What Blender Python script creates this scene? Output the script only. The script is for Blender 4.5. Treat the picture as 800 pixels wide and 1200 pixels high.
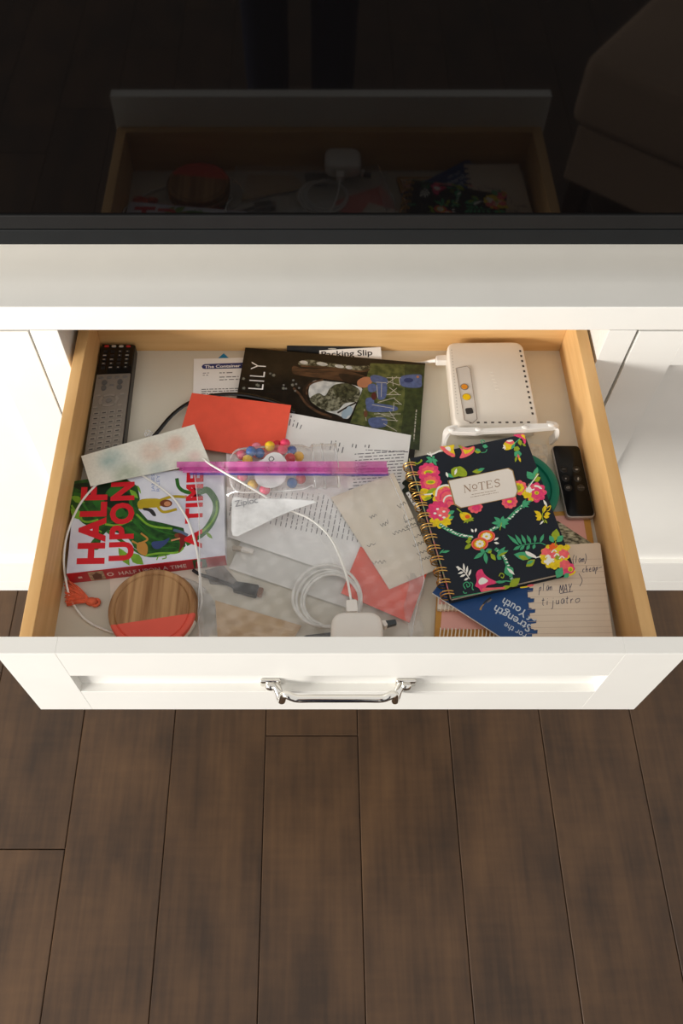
import bpy, bmesh, math, random
from mathutils import Vector, Matrix
random.seed(7)
SC = bpy.context.scene
COL = SC.collection
for o in list(bpy.data.objects): bpy.data.objects.remove(o)

# ------------------------------------------------------------------ camera, world, lights, exposure
F_PX, CX, CY = 1001.0, 366.0, 600.0          # focal length and principal point for an 800x1200 image
PITCH = math.atan2(1630, F_PX)               # angle below the horizon
CAM_Z = 1.55
cam = bpy.data.cameras.new('camera'); camo = bpy.data.objects.new('camera', cam); COL.objects.link(camo)
camo.location = (0, 0, CAM_Z); camo.rotation_euler = (math.pi/2-PITCH, 0, 0)
cam.sensor_fit = 'AUTO'; cam.sensor_width = 36; cam.lens = 36*F_PX/1200
cam.shift_x = (400-CX)/1200; cam.shift_y = 0; cam.clip_start = 0.02
SC.camera = camo

w = bpy.data.worlds.new('room_light'); SC.world = w; w.use_nodes = True
wb = w.node_tree.nodes['Background']; wb.inputs[0].default_value = (1.0, .972, .935, 1); wb.inputs[1].default_value = .90

def area(name, loc, target, sx, sy, power, color):
    l = bpy.data.lights.new(name, 'AREA'); l.shape = 'RECTANGLE'; l.size = sx; l.size_y = sy
    l.energy = power; l.color = color
    o = bpy.data.objects.new(name, l); COL.objects.link(o); o.location = loc
    d = Vector(target)-Vector(loc); o.rotation_euler = d.to_track_quat('-Z', 'Y').to_euler()
    return o
area('window_daylight', (-3.5, -1.55, 1.32), (0, .6, .72), 2.0, .95, 268, (1.0, .97, .92))

SC.view_settings.view_transform = 'Standard'; SC.view_settings.look = 'None'
SC.view_settings.exposure = 0.0; SC.view_settings.gamma = 1.0
SC.view_settings.use_curve_mapping = False

# ------------------------------------------------------------------ pixel -> point on a real plane
_F = Vector((0, math.cos(PITCH), -math.sin(PITCH))); _U = Vector((0, math.sin(PITCH), math.cos(PITCH)))
def ray(u, v): return _F + Vector((1, 0, 0))*((u-CX)/F_PX) - _U*((v-CY)/F_PX)
def at(u, v, z):
    d = ray(u, v); t = (z-CAM_Z)/d.z
    return Vector((d.x*t, d.y*t, z))
def aty(u, v, y):
    d = ray(u, v); t = y/d.y
    return Vector((d.x*t, y, CAM_Z+d.z*t))

# ------------------------------------------------------------------ materials
def lin(c):
    r = []
    for x in c[:3]:
        x = x/255.0
        r.append(x/12.92 if x <= .04045 else ((x+.055)/1.055)**2.4)
    return (r[0], r[1], r[2], 1)
MATS = {}
def mat(name, rgb, rough=.6, var=.06, scale=40, metal=0, spec=.4, bump=0, bscale=300, stretch=None, rgb2=None, detail=3, lo=.35, hi=.65, rnd=0, coat=0):
    if name in MATS: return MATS[name]
    m = bpy.data.materials.new(name); m.use_nodes = True; MATS[name] = m
    nt = m.node_tree; b = nt.nodes['Principled BSDF']; N = nt.nodes.new; L = nt.links.new
    b.inputs['Roughness'].default_value = rough; b.inputs['Metallic'].default_value = metal
    b.inputs['Specular IOR Level'].default_value = spec
    b.inputs['Coat Weight'].default_value = coat
    tc = N('ShaderNodeTexCoord'); mp = N('ShaderNodeMapping'); L(tc.outputs['Object'], mp.inputs[0])
    if stretch: mp.inputs['Scale'].default_value = stretch
    nz = N('ShaderNodeTexNoise'); nz.inputs['Scale'].default_value = scale; nz.inputs['Detail'].default_value = detail
    L(mp.outputs[0], nz.inputs['Vector'])
    cr = N('ShaderNodeValToRGB'); L(nz.outputs['Fac'], cr.inputs[0])
    c = lin(rgb)
    if rgb2: c2 = lin(rgb2)
    else: c2 = tuple(min(1, x*(1+var)) for x in c[:3])+(1,); c = tuple(x*(1-var) for x in c[:3])+(1,)
    cr.color_ramp.elements[0].color = c; cr.color_ramp.elements[1].color = c2
    cr.color_ramp.elements[0].position = lo; cr.color_ramp.elements[1].position = hi
    out = cr.outputs[0]
    if rnd:
        oi = N('ShaderNodeObjectInfo'); hs = N('ShaderNodeHueSaturation')
        mr = N('ShaderNodeMapRange'); mr.inputs[3].default_value = 1-rnd; mr.inputs[4].default_value = 1+rnd
        L(oi.outputs['Random'], mr.inputs[0]); L(mr.outputs[0], hs.inputs['Value']); L(out, hs.inputs['Color']); out = hs.outputs[0]
    L(out, b.inputs['Base Color'])
    if bump:
        n2 = N('ShaderNodeTexNoise'); n2.inputs['Scale'].default_value = bscale; n2.inputs['Detail'].default_value = 4
        L(mp.outputs[0], n2.inputs['Vector'])
        bp = N('ShaderNodeBump'); bp.inputs['Strength'].default_value = bump; bp.inputs['Distance'].default_value = .001
        L(n2.outputs['Fac'], bp.inputs['Height']); L(bp.outputs[0], b.inputs['Normal'])
    return m

def clear_mat(name, tint=(.97, .97, .97), haze=.10, hazecol=(.9, .9, .88), gloss=.07, rough=.08, edge=.35, rim=0, shade=None):
    """thin clear plastic: see-through, a little milky, shiny"""
    if name in MATS: return MATS[name]
    m = bpy.data.materials.new(name); m.use_nodes = True; MATS[name] = m
    nt = m.node_tree; nt.nodes.clear(); N = nt.nodes.new; L = nt.links.new
    out = N('ShaderNodeOutputMaterial'); tr = N('ShaderNodeBsdfTransparent'); tr.inputs[0].default_value = (*tint, 1)
    df = N('ShaderNodeBsdfDiffuse'); df.inputs[0].default_value = (*hazecol, 1)
    gl = N('ShaderNodeBsdfGlossy'); gl.inputs['Roughness'].default_value = rough
    tc = N('ShaderNodeTexCoord'); nz = N('ShaderNodeTexNoise'); nz.inputs['Scale'].default_value = 30; nz.inputs['Detail'].default_value = 4
    L(tc.outputs['Object'], nz.inputs['Vector'])
    mr = N('ShaderNodeMapRange'); mr.inputs[1].default_value = .3; mr.inputs[2].default_value = .75
    mr.inputs[3].default_value = haze*.55; mr.inputs[4].default_value = haze*1.5
    L(nz.outputs['Fac'], mr.inputs[0])
    lw0 = N('ShaderNodeLayerWeight'); lw0.inputs[0].default_value = .45
    ma = N('ShaderNodeMath'); ma.operation = 'MULTIPLY_ADD'; ma.use_clamp = True; L(lw0.outputs['Facing'], ma.inputs[0]); ma.inputs[1].default_value = rim; L(mr.outputs[0], ma.inputs[2])
    m1 = N('ShaderNodeMixShader'); L(ma.outputs[0], m1.inputs[0]); L(tr.outputs[0], m1.inputs[1]); L(df.outputs[0], m1.inputs[2])
    lw = N('ShaderNodeLayerWeight'); lw.inputs[0].default_value = .25
    m3 = N('ShaderNodeMapRange'); m3.inputs[3].default_value = gloss; m3.inputs[4].default_value = edge
    L(lw.outputs['Facing'], m3.inputs[0])
    n9 = N('ShaderNodeTexNoise'); n9.inputs['Scale'].default_value = 55; n9.inputs['Detail'].default_value = 3; L(tc.outputs['Object'], n9.inputs['Vector'])
    b9 = N('ShaderNodeBump'); b9.inputs['Strength'].default_value = .5; b9.inputs['Distance'].default_value = .002; L(n9.outputs['Fac'], b9.inputs['Height']); L(b9.outputs[0], gl.inputs['Normal'])
    m2 = N('ShaderNodeMixShader'); L(m3.outputs[0], m2.inputs[0]); L(m1.outputs[0], m2.inputs[1]); L(gl.outputs[0], m2.inputs[2])
    L(m2.outputs[0], out.inputs[0])
    return m

def plank_mat():
    m = bpy.data.materials.new('dark_walnut_stain'); m.use_nodes = True
    nt = m.node_tree; b = nt.nodes['Principled BSDF']; N = nt.nodes.new; L = nt.links.new
    tc = N('ShaderNodeTexCoord'); oi = N('ShaderNodeObjectInfo')
    cb = N('ShaderNodeCombineXYZ'); mu = N('ShaderNodeMath'); mu.operation = 'MULTIPLY'; mu.inputs[1].default_value = 37
    L(oi.outputs['Random'], mu.inputs[0]); L(mu.outputs[0], cb.inputs[0]); L(mu.outputs[0], cb.inputs[2])
    ad = N('ShaderNodeVectorMath'); L(tc.outputs['Object'], ad.inputs[0]); L(cb.outputs[0], ad.inputs[1])
    def noise(scale, sc, det):
        mp = N('ShaderNodeMapping'); mp.inputs['Scale'].default_value = sc; L(ad.outputs[0], mp.inputs[0])
        n = N('ShaderNodeTexNoise'); n.inputs['Scale'].default_value = scale; n.inputs['Detail'].default_value = det
        L(mp.outputs[0], n.inputs['Vector']); return n.outputs['Fac']
    blot = noise(11, (1.25, .6, 1), 9); grain = noise(75, (1.5, .07, 1), 6); scrape = noise(60, (.16, 1.5, 1), 2)
    def mix(a, fa, bb, fb):
        x = N('ShaderNodeMath'); x.operation = 'MULTIPLY'; L(a, x.inputs[0]); x.inputs[1].default_value = fa
        y = N('ShaderNodeMath'); y.operation = 'MULTIPLY_ADD'; L(bb, y.inputs[0]); y.inputs[1].default_value = fb; L(x.outputs[0], y.inputs[2])
        return y.outputs[0]
    f = mix(blot, .62, grain, .26); 
    z = N('ShaderNodeMath'); z.operation = 'MULTIPLY_ADD'; L(scrape, z.inputs[0]); z.inputs[1].default_value = .11; L(f, z.inputs[2])
    cr = N('ShaderNodeValToRGB'); L(z.outputs[0], cr.inputs[0])
    e = cr.color_ramp.elements
    e[0].position = .36; e[0].color = lin((50, 36, 25)); e[1].position = .70; e[1].color = lin((84, 61, 40))
    k = e.new(.5); k.color = lin((67, 48, 32))
    hs = N('ShaderNodeHueSaturation'); mr = N('ShaderNodeMapRange'); mr.inputs[3].default_value = .9; mr.inputs[4].default_value = 1.1
    L(oi.outputs['Random'], mr.inputs[0]); L(mr.outputs[0], hs.inputs['Value']); L(cr.outputs[0], hs.inputs['Color'])
    L(hs.outputs[0], b.inputs['Base Color'])
    b.inputs['Roughness'].default_value = .42; b.inputs['Specular IOR Level'].default_value = .35
    bp = N('ShaderNodeBump'); bp.inputs['Strength'].default_value = .25; bp.inputs['Distance'].default_value = .002
    L(z.outputs[0], bp.inputs['Height']); L(bp.outputs[0], b.inputs['Normal'])
    MATS['dark_walnut_stain'] = m
    return m

WHITE = mat('white_satin_paint', (232, 230, 224), .38, .012, 14, bump=.05, bscale=120)
MAPLE = mat('maple_wood', (209, 163, 104), .45, 0, 22, stretch=(3, .35, 4), rgb2=(221, 178, 120), detail=5, bump=.05)
LINER = mat('pale_drawer_bottom', (214, 207, 190), .55, .015, 12, bump=.05)
PAPER = mat('white_paper', (244, 243, 240), .8, .015, 25, bump=.08)
CREAM = mat('cream_paper', (232, 222, 205), .8, .02, 25, bump=.08)
INK = mat('black_print', (46, 44, 46), .7, .05)
GREYINK = mat('grey_print', (120, 116, 116), .7, .05)
SOFTINK = mat('soft_grey_print', (122, 120, 124), .7, .05)
BLUEINK = mat('blue_pen_ink', (52, 54, 88), .7, .05)
BLACKPL = mat('black_plastic', (22, 22, 23), .38, .05, bump=.04)
WHITEPL = mat('white_plastic', (236, 230, 222), .35, .01)
REDPAP = mat('red_card_stock', (240, 92, 68), .75, .03, 60, bump=.12, bscale=500)
CHROME = mat('chrome', (225, 222, 216), .1, .02, 30, metal=1)
GOLD = mat('gold_wire', (214, 170, 96), .28, .04, 60, metal=1)
PLANK = plank_mat()

# ------------------------------------------------------------------ mesh builder
class MB:
    def __init__(s): s.v = []; s.f = []; s.m = []
    def add(s, vs, fs, mi=0):
        o = len(s.v); s.v += [Vector(p) for p in vs]
        for f in fs: s.f.append([i+o for i in f]); s.m.append(mi)
    def poly(s, pts, mi=0): s.add(pts, [list(range(len(pts)))], mi)
    def bm(s, b, M=None, mi=0):
        if M is not None: bmesh.ops.transform(b, matrix=M, verts=b.verts)
        b.verts.ensure_lookup_table(); b.verts.index_update()
        s.add([p.co.copy() for p in b.verts], [[q.index for q in f.verts] for f in b.faces], mi); b.free()
    def box(s, lo, hi, bev=0, mi=0, seg=2, M=None):
        lo = Vector(lo); hi = Vector(hi); b = bmesh.new(); bmesh.ops.create_cube(b, size=1)
        d = hi-lo; c = (hi+lo)/2
        bmesh.ops.transform(b, matrix=Matrix.Translation(c) @ Matrix.Diagonal((d.x, d.y, d.z, 1)), verts=b.verts)
        if bev: bmesh.ops.bevel(b, geom=list(b.edges), offset=bev, segments=seg, profile=.5, affect='EDGES')
        s.bm(b, M, mi)
    def prism(s, top, h, mi=0):
        """vertical prism under a (near) horizontal polygon"""
        n = len(top); top = [Vector(p) for p in top]; bot = [p-Vector((0, 0, h)) for p in top]
        s.add(top+bot, [list(range(n)), list(range(2*n-1, n-1, -1))] + [[i, n+i, n+(i+1) % n, (i+1) % n] for i in range(n)], mi)
    def slab(s, pts, ztop, zbot, ch=.001, mi=0, steps=2, chb=None):
        """prism with a rounded top (and bottom) rim"""
        n = len(pts); pts = [Vector((p[0], p[1], 0)) for p in pts]; c = sum(pts, Vector())/n
        rmin = min((p-c).length for p in pts)
        rings = []
        for k in range(steps+1):
            a = k/steps*math.pi/2
            ins = ch*(1-math.sin(a)); dz = ch*(1-math.cos(a))
            rings.append((ins, ztop-dz))
        chb = ch*.6 if chb is None else chb
        rings += [(0, zbot+chb), (chb, zbot)]
        vs = []
        for ins, z in rings:
            for p in pts:
                q = c+(p-c)*(1-ins/max(rmin, .001)); vs.append(Vector((q.x, q.y, z)))
        fs = [list(range(n)), [len(vs)-1-i for i in range(n)]]
        for k in range(len(rings)-1):
            for i in range(n):
                j = (i+1) % n; fs.append([k*n+i, (k+1)*n+i, (k+1)*n+j, k*n+j])
        s.add(vs, fs, mi)
    def tube(s, pts, r, seg=8, closed=False, mi=0, smooth=True, sub=6, caps=True):
        pts = [Vector(p) for p in pts]
        R = r if isinstance(r, (list, tuple)) else [r]*len(pts)
        if smooth: pts, R = catmull(pts, R, sub, closed)
        n = len(pts); vs = []; prev = None
        for i, p in enumerate(pts):
            a = pts[(i-1) % n] if (closed or i > 0) else p; b = pts[(i+1) % n] if (closed or i < n-1) else p
            t = (b-a).normalized() if (b-a).length > 1e-9 else Vector((1, 0, 0))
            if prev is None:
                h = Vector((0, 0, 1)) if abs(t.z) < .9 else Vector((1, 0, 0))
                x = h.cross(t).normalized()
            else: x = (prev-t*prev.dot(t)).normalized()
            prev = x; y = t.cross(x)
            for k in range(seg):
                an = 2*math.pi*k/seg; vs.append(p+(x*math.cos(an)+y*math.sin(an))*R[i])
        fs = []
        for i in range(n if closed else n-1):
            j = (i+1) % n
            for k in range(seg): fs.append([i*seg+k, i*seg+(k+1) % seg, j*seg+(k+1) % seg, j*seg+k])
        if not closed and caps: fs += [list(range(seg-1, -1, -1)), [(n-1)*seg+k for k in range(seg)]]
        s.add(vs, fs, mi)
    def lathe(s, prof, c, seg=40, mi=0, M=None, close=True):
        """profile of (r, z) turned about the vertical through c"""
        vs = []; fs = []; n = len(prof)
        for r, z in prof:
            for k in range(seg):
                a = 2*math.pi*k/seg; p = Vector((r*math.cos(a), r*math.sin(a), z))
                vs.append((M @ p if M is not None else p)+Vector(c))
        for i in range(n-1):
            for k in range(seg): fs.append([i*seg+k, i*seg+(k+1) % seg, (i+1)*seg+(k+1) % seg, (i+1)*seg+k])
        if close: fs += [list(range(seg-1, -1, -1)), [(n-1)*seg+k for k in range(seg)]]
        s.add(vs, fs, mi)
    def ball(s, c, r, mi=0, sc=(1, 1, 1), sub=2):
        b = bmesh.new(); bmesh.ops.create_icosphere(b, subdivisions=sub, radius=r)
        s.bm(b, Matrix.Translation(c) @ Matrix.Diagonal((*sc, 1)), mi)
    def build(s, name, mats, parent=None, smooth=35, kind=None):
        off = Vector((0, 0, 0)); p = parent
        while p is not None: off += p.location; p = p.parent
        me = bpy.data.meshes.new(name); me.from_pydata([v-off for v in s.v], [], s.f)
        mats = mats if isinstance(mats, (list, tuple)) else [mats]
        for m in mats: me.materials.append(m)
        if len(mats) > 1: me.polygons.foreach_set('material_index', s.m)
        if smooth:
            me.polygons.foreach_set('use_smooth', [True]*len(me.polygons)); me.set_sharp_from_angle(angle=math.radians(smooth))
        me.update(); me.validate()
        o = bpy.data.objects.new(name, me); COL.objects.link(o)
        if parent is not None: o.parent = parent
        if kind: o['kind'] = kind
        if smooth and smooth <= 35:
            wn = o.modifiers.new('even_shading', 'WEIGHTED_NORMAL'); wn.keep_sharp = True; wn.weight = 90
        return o

def catmull(P, R, sub, closed):
    n = len(P); op = []; orr = []
    rng = range(n) if closed else range(n-1)
    for i in rng:
        p1, p2 = P[i], P[(i+1) % n]
        p0 = P[(i-1) % n] if (closed or i > 0) else p1*2-p2
        p3 = P[(i+2) % n] if (closed or i < n-2) else p2*2-p1
        for k in range(sub):
            t = k/sub
            op.append(.5*((2*p1)+(p2-p0)*t+(2*p0-5*p1+4*p2-p3)*t*t+(3*p1-p0-3*p2+p3)*t**3))
            orr.append(R[i]*(1-t)+R[(i+1) % n]*t)
    if not closed: op.append(P[-1]); orr.append(R[-1])
    return op, orr
def cat2(pts, sub=5, closed=True):
    P, _ = catmull([Vector((p[0], p[1], 0)) for p in pts], [1]*len(pts), sub, closed)
    return [(p.x, p.y) for p in P]
def round_poly(pts, r, n=5):
    """round the corners of a polygon of vectors"""
    out = []; N = len(pts)
    rr = r if isinstance(r, (list, tuple)) else [r]*N
    for i in range(N):
        p = Vector(pts[i]); a = Vector(pts[i-1])-p; b = Vector(pts[(i+1) % N])-p
        if rr[i] <= 0: out.append(p); continue
        A = p+a.normalized()*rr[i]; B = p+b.normalized()*rr[i]
        for k in range(n+1):
            t = k/n; out.append(A*(1-t)**2*1+p*2*t*(1-t)+B*t*t)
    return out
def pxl(z, *pts): return [at(u, v, z) for u, v in pts]

def thing(name, label, cat, loc, group=None):
    o = bpy.data.objects.new(name, None); COL.objects.link(o); o.location = loc
    o.empty_display_size = .02
    return tag(o, label, cat, group)
def tag(o, label, cat=None, group=None, kind=None):
    o['label'] = label
    if cat: o['category'] = cat
    if group: o['group'] = group
    if kind: o['kind'] = kind
    return o
def struct(o): o['kind'] = 'structure'; return o

# ------------------------------------------------------------------ flat print and lettering
class Print:
    """flat ink shapes lying on a horizontal face; points are given in photo pixels"""
    def __init__(s, z, fr=None): s.mb = MB(); s.mats = []; s.z = z; s.n = 0; s.fr = fr
    def mi(s, m):
        if m not in s.mats: s.mats.append(m)
        return s.mats.index(m)
    def P(s, p):
        u, v = p[0], p[1]
        if s.fr: u, v = s.fr[0]+u/s.fr[2], s.fr[1]+v/s.fr[2]
        if isinstance(s.z, tuple):
            p0, nr = s.z; d = ray(u, v); O = Vector((0, 0, CAM_Z)); q = p0+nr*(.00012+s.n*.0000025)
            return O+d*((q-O).dot(nr)/d.dot(nr))
        return at(u, v, s.z+.00012+s.n*.0000025)
    def poly(s, pts, m):
        s.n += 1
        P = [s.P(p) for p in pts]
        a = sum(P[i-1].x*P[i].y-P[i].x*P[i-1].y for i in range(len(P)))
        if a < 0: P.reverse()
        s.mb.poly(P, s.mi(m))
    def blob(s, pts, m, sub=5): s.poly(cat2(pts, sub), m)
    def ell(s, c, rx, ry, m, rot=0, n=18):
        ca, sa = math.cos(rot), math.sin(rot)
        s.poly([(c[0]+rx*math.cos(t)*ca-ry*math.sin(t)*sa, c[1]+rx*math.cos(t)*sa+ry*math.sin(t)*ca) for t in [2*math.pi*k/n for k in range(n)]], m)
    def scallop(s, c, r, k, m, dep=.16, ph=0, sq=.88):
        pts = []
        for i in range(k*6):
            a = 2*math.pi*i/(k*6); q = r*(1-dep+dep*abs(math.cos(k*a/2+ph)))
            pts.append((c[0]+q*math.cos(a), c[1]+q*math.sin(a)*sq))
        s.poly(pts, m)
    def leaf(s, a, b, wd, m):
        ax, ay = a; bx, by = b; dx, dy = bx-ax, by-ay; L = math.hypot(dx, dy) or 1; nx, ny = -dy/L, dx/L
        L1 = [(.0, 0), (.2, .55), (.45, 1), (.7, .75), (.9, .25), (1, 0)]
        pts = [(ax+dx*t+nx*wd*w_/2, ay+dy*t+ny*wd*w_/2) for t, w_ in L1]+[(ax+dx*t-nx*wd*w_/2, ay+dy*t-ny*wd*w_/2) for t, w_ in L1[-2:0:-1]]
        s.poly(pts, m)
    def line(s, pts, wd, m, taper=False, smooth=True):
        if smooth and len(pts) > 2: pts = cat2(pts, 5, False)
        n = len(pts); l = []; r = []
        for i in range(n):
            a = pts[max(0, i-1)]; b = pts[min(n-1, i+1)]
            dx, dy = b[0]-a[0], b[1]-a[1]; L = math.hypot(dx, dy) or 1
            h = wd/2*((1-i/(n-1)*.85) if taper else 1)
            l.append((pts[i][0]-dy/L*h, pts[i][1]+dx/L*h)); r.append((pts[i][0]+dy/L*h, pts[i][1]-dx/L*h))
        s.n += 1; z = None
        for i in range(n-1):
            Q = [s.P(l[i]), s.P(l[i+1]), s.P(r[i+1]), s.P(r[i])]
            a = sum(Q[k-1].x*Q[k].y-Q[k].x*Q[k-1].y for k in range(4))
            if a < 0: Q.reverse()
            s.mb.poly(Q, s.mi(m))
    def words(s, p0, along, down, lines, m, size=.34, seed=1, fill=.8, ragged=.25):
        """rows of print too small to read: word-long rows of tiny strokes"""
        rg = random.Random(seed); s.n += 1; L = math.hypot(*along)
        dl = math.hypot(*down)
        for k in range(lines):
            x = 0; end = L*(1-rg.random()*ragged)
            while x < end:
                wl = min(rg.uniform(.7, 2.6)*dl*.9, end-x)
                t0, t1 = x/L, (x+wl)/L
                b = (p0[0]+down[0]*k, p0[1]+down[1]*k)
                hgt = size*rg.uniform(.75, 1.0)
                q = [(b[0]+along[0]*t0, b[1]+along[1]*t0), (b[0]+along[0]*t1, b[1]+along[1]*t1)]
                q += [(q[1][0]+down[0]*hgt, q[1][1]+down[1]*hgt), (q[0][0]+down[0]*hgt, q[0][1]+down[1]*hgt)]
                Q = [s.P(p) for p in q]
                a = sum(Q[i-1].x*Q[i].y-Q[i].x*Q[i-1].y for i in range(4))
                if a < 0: Q.reverse()
                s.mb.poly(Q, s.mi(m)); x += wl+dl*rg.uniform(.3, .6)
    def pen(s, strokes, p0, xa, ya, wd, m):
        """handwriting: strokes in letter units laid from p0 along xa / ya (pixels)"""
        for st in strokes:
            s.line([(p0[0]+x*xa[0]+y*ya[0], p0[1]+x*xa[1]+y*ya[1]) for x, y in st], wd, m)
    def text(s, string, p0, p1, p2, m, bold=0, spacing=1):
        """lettering: baseline p0->p1, capital height p0->p2"""
        s.n += 1
        vs, fs, W, H = glyphs(string, bold, spacing)
        A, B, C = s.P(p0), s.P(p1), s.P(p2)
        s.mb.add([A+(B-A)*(x/W)+(C-A)*(y/H) for x, y in vs], fs, s.mi(m))
    def build(s, name, parent): return s.mb.build(name, s.mats, parent, smooth=0)

def glyphs(string, bold=0, spacing=1):
    c = bpy.data.curves.new('lettering', 'FONT'); c.body = string; c.size = 1; c.offset = bold; c.space_character = spacing; c.resolution_u = 3
    o = bpy.data.objects.new('lettering', c); COL.objects.link(o)
    dg = bpy.context.evaluated_depsgraph_get(); me = bpy.data.meshes.new_from_object(o.evaluated_get(dg))
    vs = [(v.co.x, v.co.y) for v in me.vertices]; fs = [list(p.vertices) for p in me.polygons]
    bpy.data.objects.remove(o); bpy.data.curves.remove(c); bpy.data.meshes.remove(me)
    x0 = min(v[0] for v in vs); x1 = max(v[0] for v in vs)
    return [(x-x0, y) for x, y in vs], fs, x1-x0, .73
def plane_hit(u, v, pl):
    O = Vector((0, 0, CAM_Z)); d = ray(u, v); return O+d*((pl[0]-O).dot(pl[1])/d.dot(pl[1]))
def plane3(a, b, c):
    n = (b-a).cross(c-a).normalized(); n = n if n.z > 0 else -n
    return (a, n)
def text3d(string, A, B, C, m, name, parent, bold=0, spacing=1):
    vs, fs, W, H = glyphs(string, bold, spacing); mb = MB()
    mb.add([A+(B-A)*(x/W)+(C-A)*(y/H) for x, y in vs], fs)
    return mb.build(name, m, parent, smooth=0)

def sheet(name, label, cat, px, z, m, thick=.0003, curl=.0, seed=1, n=10, group=None, root=None, round_=0, C=None):
    """a sheet of paper; z is one height or one per corner"""
    zs = z if isinstance(z, (list, tuple)) else [z]*4
    C = C or [at(px[i][0], px[i][1], zs[i]) for i in range(4)]
    rg = random.Random(seed); a, b, ph = rg.uniform(.8, 1.6), rg.uniform(.8, 1.6), rg.uniform(0, 6)
    mb = MB(); vs = []
    for side in (0, 1):
        for i in range(n+1):
            for j in range(n+1):
                s_, t_ = j/n, i/n
                p = (C[0]*(1-s_)+C[1]*s_)*(1-t_)+(C[3]*(1-s_)+C[2]*s_)*t_
                dz = curl*(.5+.5*math.sin(a*5*s_+b*4*t_+ph))
                vs.append(p+Vector((0, 0, dz-thick*side)))
    fs = []; k = (n+1)**2
    for i in range(n):
        for j in range(n):
            q = i*(n+1)+j; fs.append([q, q+n+1, q+n+2, q+1]); fs.append([k+q, k+q+1, k+q+n+2, k+q+n+1])
    edge = list(range(n+1))+[(i+1)*(n+1)-1 for i in range(1, n+1)]+[n*(n+1)+j for j in range(n-1, -1, -1)]+[i*(n+1) for i in range(n-1, 0, -1)]
    for i in range(len(edge)):
        p, q = edge[i], edge[(i+1) % len(edge)]; fs.append([p, q, k+q, k+p])
    mb.add(vs, fs)
    if root is None:
        cc = sum(C, Vector())/4; cc.z -= thick
        r = thing(name, label, cat, cc, group)
        mb.build('sheet', m, r, smooth=40)
        return r
    return mb.build(name, m, root, smooth=40)

# ================================================================== SETTING
# ---- floor of separate planks
floor_mb = MB(); floor_mb.box((-2.7, -3.3, -.03), (2.7, .80, -.012)); 
floor = struct(floor_mb.build('floor', mat('subfloor', (74, 56, 40), .9), None, smooth=0))
SEAMS = [-.0859+.1691*k for k in range(-14, 16)]
JO = {0: [at(366, 862, 0).y], -3: [at(40, 995, 0).y], 3: [at(795, 783, 0).y]}     # end joints seen in the photograph
pm = {}
def plank_mesh(wd, ln):
    key = (round(wd, 4), round(ln, 3))
    if key in pm: return pm[key]
    b = bmesh.new(); bmesh.ops.create_cube(b, size=1)
    bmesh.ops.transform(b, matrix=Matrix.Diagonal((wd-.0009, ln-.0012, .012, 1)), verts=b.verts)
    bmesh.ops.translate(b, vec=(0, 0, -.006), verts=b.verts)
    bmesh.ops.bevel(b, geom=[e for e in b.edges if all(v.co.z > -.001 for v in e.verts)], offset=.0013, segments=1, affect='EDGES')
    me = bpy.data.meshes.new('plank'); b.to_mesh(me); b.free(); me.materials.append(PLANK); pm[key] = me
    return me
rg = random.Random(3)
for i in range(len(SEAMS)-1):
    col = i-14; x0, x1 = SEAMS[i], SEAMS[i+1]
    js = JO.get(col)
    if js is None: js = [(-.35 if col % 2 else -1.0) + rg.choice([-.2, -.1, .0, -.3])] if -4 < col < 6 else [rg.uniform(-.9, .6)]
    ys = [.795]+[js[0]-1.35*k for k in range(4)]
    ys = [y for y in ys if y > -3.3]+[-3.3]
    for a, b in zip(ys[:-1], ys[1:]):
        o = bpy.data.objects.new('plank', plank_mesh(x1-x0, a-b)); COL.objects.link(o)
        o.parent = floor; o.location = ((x0+x1)/2, (a+b)/2, 0)

wall = MB(); wall.box((-2.7, 1.36, 0), (2.7, 1.46, 2.6)); struct(wall.build('wall_back', mat('warm_wall_paint', (215, 208, 196), .8, .02), None, smooth=0))

# ---- cabinet
YC = YD = .766                  # face frame and inset doors share one plane
OPL, OPR = -.3245, .3775        # drawer opening
KB, KT = aty(366, 387.2, YD).z, aty(366, 360, YD).z
cab = thing('media_cabinet', 'long white built-in media cabinet with shaker doors beside the open drawer', 'cabinet', (.03, 1.05, 0))
XL, XR = -1.3, 1.36
c = MB()
c.box((XL, YC+.022, .05), (OPL-.02, 1.33, KB-.001)); c.box((OPR+.02, YC+.022, .05), (XR, 1.33, KB-.001))
c.box((OPL-.018, 1.31, .05), (OPR+.018, 1.33, KB-.001)); c.box((OPL-.018, YC+.02, .47), (OPR+.018, 1.31, .488))
c.build('carcass', WHITE, cab, smooth=0)
SL, SR = aty(34.5, 388, YC).x, aty(746, 388, YC).x
for x0, x1 in ((SL, OPL), (OPR, SR)):
    m_ = MB(); m_.box((x0, YC, .05), (x1, YC+.0195, KB-.0005), .0008); m_.box((x0, YC+.0195, .05), (x1, YC+.5, KB-.001)); m_.build('face_frame_stile', WHITE, cab)
m_ = MB(); m_.box((OPL, YC, .05), (OPR, YC+.0195, .560)); m_.build('lower_panel', WHITE, cab)
DB, DT = aty(366, 681, YD).z, aty(366, 388.7, YD).z
m_ = MB(); m_.box((XL, YC, 0), (XR, YC+.02, DB-.0015), .001); m_.build('toe_board', WHITE, cab)
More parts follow.
